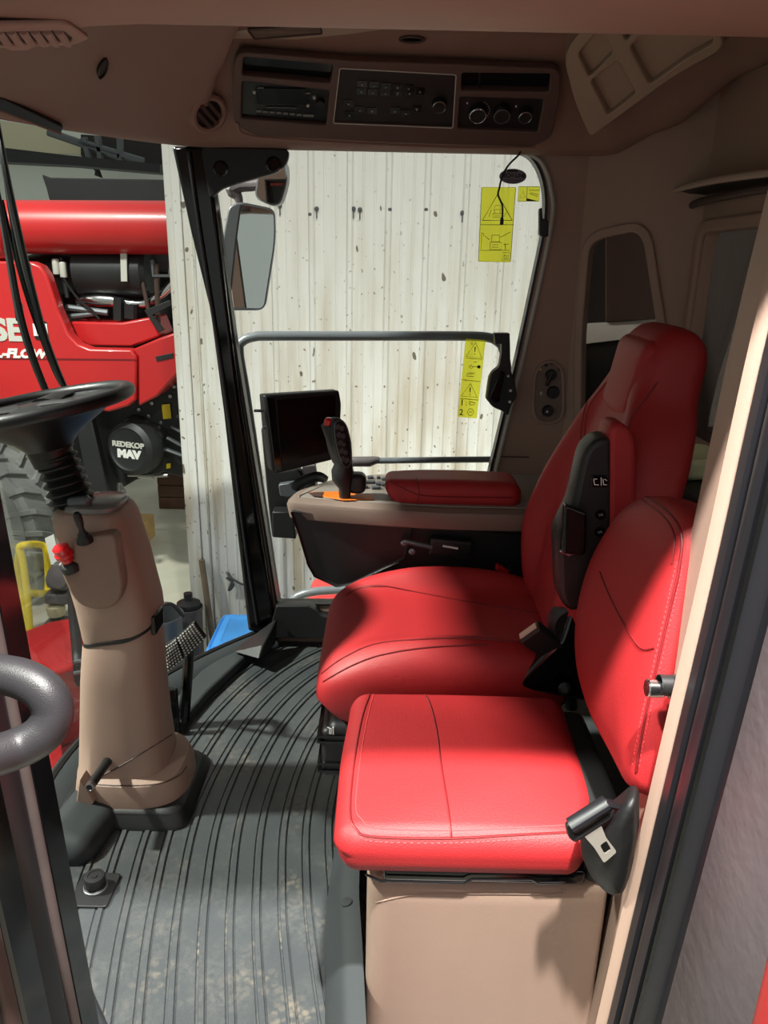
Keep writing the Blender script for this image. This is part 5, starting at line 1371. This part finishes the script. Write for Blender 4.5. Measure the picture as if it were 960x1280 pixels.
lines(t, 'triangle', [[(588, 479.5), (576.5, 495), (596.5, 496.5)]], .0014, closed=True); excl(t, 587.5, 484.5, 493)
lines(t, 'key_pictogram', [[(586, 458), (589, 456.5), (591, 459), (588.5, 460.5), (586, 458)], [(591, 458), (598, 458.5)], [(592, 452.5), (596, 452.5)], [(583, 469), (585, 466), (594, 466), (592, 470.5), (583, 470)], [(585, 468), (589, 467), (592, 467.5)]], .0009)
mb = MB().lathe([(.006, 0), (0, .001)], frame_on(PWd.at(598.5, 458.5, .002), PWd.N), 14); obj('key_pictogram', mb, DKPR, t)
hh_ = PWd.at(580, 500).z - PWd.at(580, 507.5).z
obj('numeral', MB().text('1', hh_ / .7, Matrix.Translation((0, 0, 0)) @ PWd.lift(.002) @ Matrix.Translation((*PWd.uv(577.5, 503.5), 0)), .0004, offset=.0003), DKPR, t)
obj('numeral', MB().text('2', hh_ / .7, PWd.lift(.002) @ Matrix.Translation((*PWd.uv(576.5, 515.5), 0)), .0004, offset=.0003), DKPR, t)
lines(t, 'horn_pictogram', [[(586, 502), (594, 503.5), (592, 506), (588, 506), (586, 503.5)], [(582, 503), (583.5, 503)], [(582, 506), (583.5, 506)]], .0011)
lines(t, 'engine_pictogram', [[(585, 513), (587, 511), (590, 511), (592, 513.5), (591, 518), (588, 519.5), (585, 517.5), (584, 515)], ], .0009, closed=True)
lines(t, 'engine_pictogram', [[(586, 516), (588, 514), (590, 516)]], .0009)
# oval dealer sticker
cu_, cv_ = PWd.uv(641, 220.5); rx = PWd.uv(658, 221)[0] - cu_; rz = abs(PWd.uv(641, 230)[1] - cv_)
t = thing('oval_sticker', 'small oval grey sticker with black lettering at the top of the window', 'sticker', PWd.at(641, 220))
obj('backing', MB().plate(circ((cu_, cv_), rx, 40, rz), [], .0012, PWd.lift(.0012)), mat('sticker_grey', (120, 114, 124), .5), t)
obj('lettering', MB().text('TECH LINE', .017, PWd.lift(.002) @ Matrix.Translation((cu_, cv_ + .002, 0)), .0004, offset=.0006, sx=.98), BLK, t)
mb = MB().plate(rrect((cu_ - .002, cv_ + .016), .034, .006, .001), [], .001, PWd.lift(.002)); obj('lettering', mb, BLK, t)
for i, (dv, w) in enumerate(((-.011, .05), (-.017, .044))): obj('small_print', MB().plate(rrect((cu_, cv_ + dv), w, .003, .001), [], .001, PWd.lift(.002)), DGREY, t)
# cable
YK = 2.56
t = thing('hanging_cable', 'thin black cable with a plug hanging in front of the window decal', 'cable', PY(625, 260, YK))
obj('wire', MB().tube([PY(x, y, YK) for x, y in ((652, 186), (648, 194), (636, 206), (628, 220), (624, 236), (622.5, 243), (626, 252), (628, 258), (628, 273))], .0030, 8, smooth=6), BLK, t)
obj('plug', MB().tube([PY(627.5, 272, YK), PY(627.5, 275, YK), PY(627, 281, YK)], [.004, .0058, .0058], 10), BLK, t)
# latch on the rear edge of the window, small catch above it
PLt = Plane((0, YR - .06, 0), (1, 0, 0), (0, 0, 1))
t = thing('window_latch', 'black window latch with handle on the rear edge of the side window', 'latch', PLt.at(625, 470))
lu = rpoly(PLt.uvs([(617, 416), (636, 416), (636.5, 428), (637, 460), (643, 478), (645, 495), (638, 505), (634, 519), (628, 513), (616, 508), (607, 498), (611, 470), (616, 463), (623, 458), (626, 440), (626, 429), (618, 429)]), [.003, .003, 0, .01, .01, .01, .01, .01, .01, .01, .006, .01, .006, .01, .008, .004, .003])
obj('latch_body', MB().prism([PLt.M @ Vector((u, v, -.02)) for u, v in lu], PLt.N * .04), BLK, t, bevel=.002)
obj('latch_lever', MB().prism([PLt.at(x, y, .022) for x, y in ((624, 462), (630, 464), (622, 498), (610, 497), (612, 490))], PLt.N * .012), BLKG, t, bevel=.003)
obj('latch_rim', MB().tube([PLt.at(x, y, .022) for x, y in ((613, 468), (609, 496), (616, 507))], .002, 6, smooth=4), STEELB, t)
for x, y, r in ((634, 469, .004), (637, 487, .005), (636, 501, .005), (619, 497, .014)): obj('screw', MB().lathe([(r, 0), (r * .9, .004), (0, .005)], frame_on(PLt.at(x, y, .021), PLt.N), 14), WHITE if r < .01 else BLKG, t)
t = thing('window_catch', 'small black catch on the window edge above the latch', 'catch', PLt.at(680, 280))
obj('catch_body', MB().plate(rpoly(PLt.uvs([(672, 262), (675, 260), (676, 274), (683, 276), (683, 296), (676, 297), (672, 294)]), .004), [], .03, PLt.lift(.02), .004), BLK, t)
# oval panel of knobs on the tan post
PKn = Plane((0, YR, 0), (1, 0, 0), (0, 0, 1))
t = thing('knob_panel', 'oval tan panel with three black knobs on the rear pillar', 'control panel', PKn.at(685, 490))
ko = rpoly(PKn.uvs([(680, 450), (695, 450), (705, 462), (706, 515), (700, 527), (686, 531), (671, 528), (664, 515), (666, 470), (671, 458)]), .03, 4)
obj('panel_rim', MB().plate(ko, [inset(ko, .010)], .012, PKn.lift(.005), .004), TAN, t)
obj('panel_face', MB().plate(inset(ko, .008), [], .006, PKn.lift(.003), .002), mat('knob_panel_tan', (120, 102, 92), .5, bump=.2, bscale=900), t)
def kn(x, y, r, h=.018):
    M = PKn.lift(.006) @ Matrix.Translation((*PKn.uv(x, y), 0))
    return obj('knob', MB().lathe([(r, 0), (r, h * .3), (r * .85, h), (r * .5, h * 1.05), (0, h)], M, 26), BLK, t), M
k1, M = kn(688, 468, .019); obj('pointer', MB().tube([PKn.at(688, 466, .026), PKn.at(682, 481, .020)], [.009, .006], 8), BLK, k1)
obj('ring_mark', MB().lathe([(.009, .019), (.007, .0205), (.006, .019)], M, 16, ring=True), GRYP, k1)
kn(691, 490, .022, .008); k3, M = kn(684, 513, .020)
obj('white_dot', MB().lathe([(.004, 0), (0, .001)], M @ Matrix.Translation((-.005, 0, .019)), 10), WHITE, k3)
for x, y, m_c, r in ((675, 461.5, YELP, .004), (689, 454, REDS, .006), (699, 461, BLK, .006), (682, 456, BLK, .006)): obj('mark', MB().lathe([(r, 0), (0, .0008)], PKn.lift(.0062) @ Matrix.Translation((*PKn.uv(x, y), 0)), 12), m_c, t)
obj('numeral', MB().text('0', .016, PKn.lift(.0065) @ Matrix.Translation((*PKn.uv(676, 491.5), 0)), .0003, offset=.0005), WHITE, t)
# lower trim line of the post
obj('trim_joint', MB().box(PKn.at(640, 571, .0), (.12, .006, .004)), GRILLE, wall_right)
# rear shelf and what lies on it
vz = PX(868, 578, .80).z - .025
mb = MB().box((.81, 1.75, vz - .015), (.20, 1.5, .03)); struct('trim_17', mb, BLK, bevel=.006)
mb = MB().rbox(PX(868, 578, .80) + Vector((0, .02, .0)), (.16, .22, .05), .02, Matrix.Rotation(rad(12), 3, 'Z'), k=3, m=4, fn=lambda p: (p[0], p[1], p[2] + .006 * math.sin(p[1] * 40) * (p[2] > 0)))
solo('folded_vest', mb, OLIVE, 'pale green folded cloth on the shelf behind the seats', 'cloth')
mb = MB().box((.66, 1.15, .42), (.22, .5, .5)); struct('trim_18', mb, BLK, bevel=.02)

# ================================================================== WIPERS outside the windscreen
bvw = bvh_of(w2)
def on_screen(px, py, off):
    h = bvw.ray_cast(CAM, ray(px, py).normalized())
    if h[0] is None: return PX(px, py, -1.02 - off)
    return h[0] + ray(px, py).normalized() * off
for L, A, lab in (([(-8, 120), (0, 175), (16, 260), (34, 340), (52, 410), (68, 455), (86, 496)], [(4, 205), (24, 330), (48, 412), (78, 478)], 'long black wiper hanging on the windscreen, right one of the crossing pair'),
             ([(-10, 200), (2, 268), (12, 325), (24, 390), (40, 445), (62, 500)], [(2, 250), (30, 360), (62, 450), (76, 480)], 'black wiper hanging on the windscreen, left one of the crossing pair')):
    o_ = .035 if 'right' in lab else .085
    pts = [on_screen(x, y, o_) for x, y in L]
    t = thing('windscreen_wiper', lab, 'wiper', pts[3], 'windscreen wipers')
    obj('wiper_blade', MB().tube(pts, [.005, .008, .010, .011, .011, .010, .008][:len(pts)], 8, smooth=4), BLK, t)
    obj('wiper_arm', MB().tube([on_screen(x, y, o_ + .02) for x, y in A], .0055, 8, smooth=4), BLKG, t)
    obj('pivot', MB().rbox(on_screen(*L[3], o_ + .01), (.02, .02, .05), .006, k=2, m=2), BLKG, t)
# ================================================================== LIGHT
w = bpy.data.worlds.new('world'); SC.world = w; w.use_nodes = True
w.node_tree.nodes['Background'].inputs['Color'].default_value = (1.0, .99, .97, 1)
w.node_tree.nodes['Background'].inputs['Strength'].default_value = .475
def lamp(name, loc, aim, power, size, spot=None, col=(1, .97, .92)):
    d = bpy.data.lights.new(name, 'AREA'); d.energy = power; d.shape = 'DISK'; d.size = size; d.color = col
    o = bpy.data.objects.new(name, d); COL.objects.link(o); o.location = loc
    o.rotation_euler = (Vector(aim) - Vector(loc)).to_track_quat('-Z', 'Y').to_euler()
    return o
l0 = lamp('high_bay_lamp', (.30, -.10, 4.5), (.25, 1.2, .3), 250, .16); l0.data.spread = rad(110)
l1 = lamp('high_bay_lamp', (-1.7, -.14, 4.5), (.45, 1.0, .9), 22, .16); l1.data.spread = rad(36)
l2 = lamp('high_bay_lamp', (-5.0, 1.5, 5.4), (-.4, 2.0, .1), 165, .35); l2.data.spread = rad(50)
l3 = lamp('high_bay_lamp', (-3.6, 3.6, 5.5), (-3.6, 7.2, 0.2), 80, .5); l3.data.spread = rad(60)
SC.view_settings.view_transform = 'Standard'
SC.view_settings.look = 'None'
SC.view_settings.exposure = 0
SC.view_settings.gamma = 1
SC.view_settings.use_curve_mapping = False
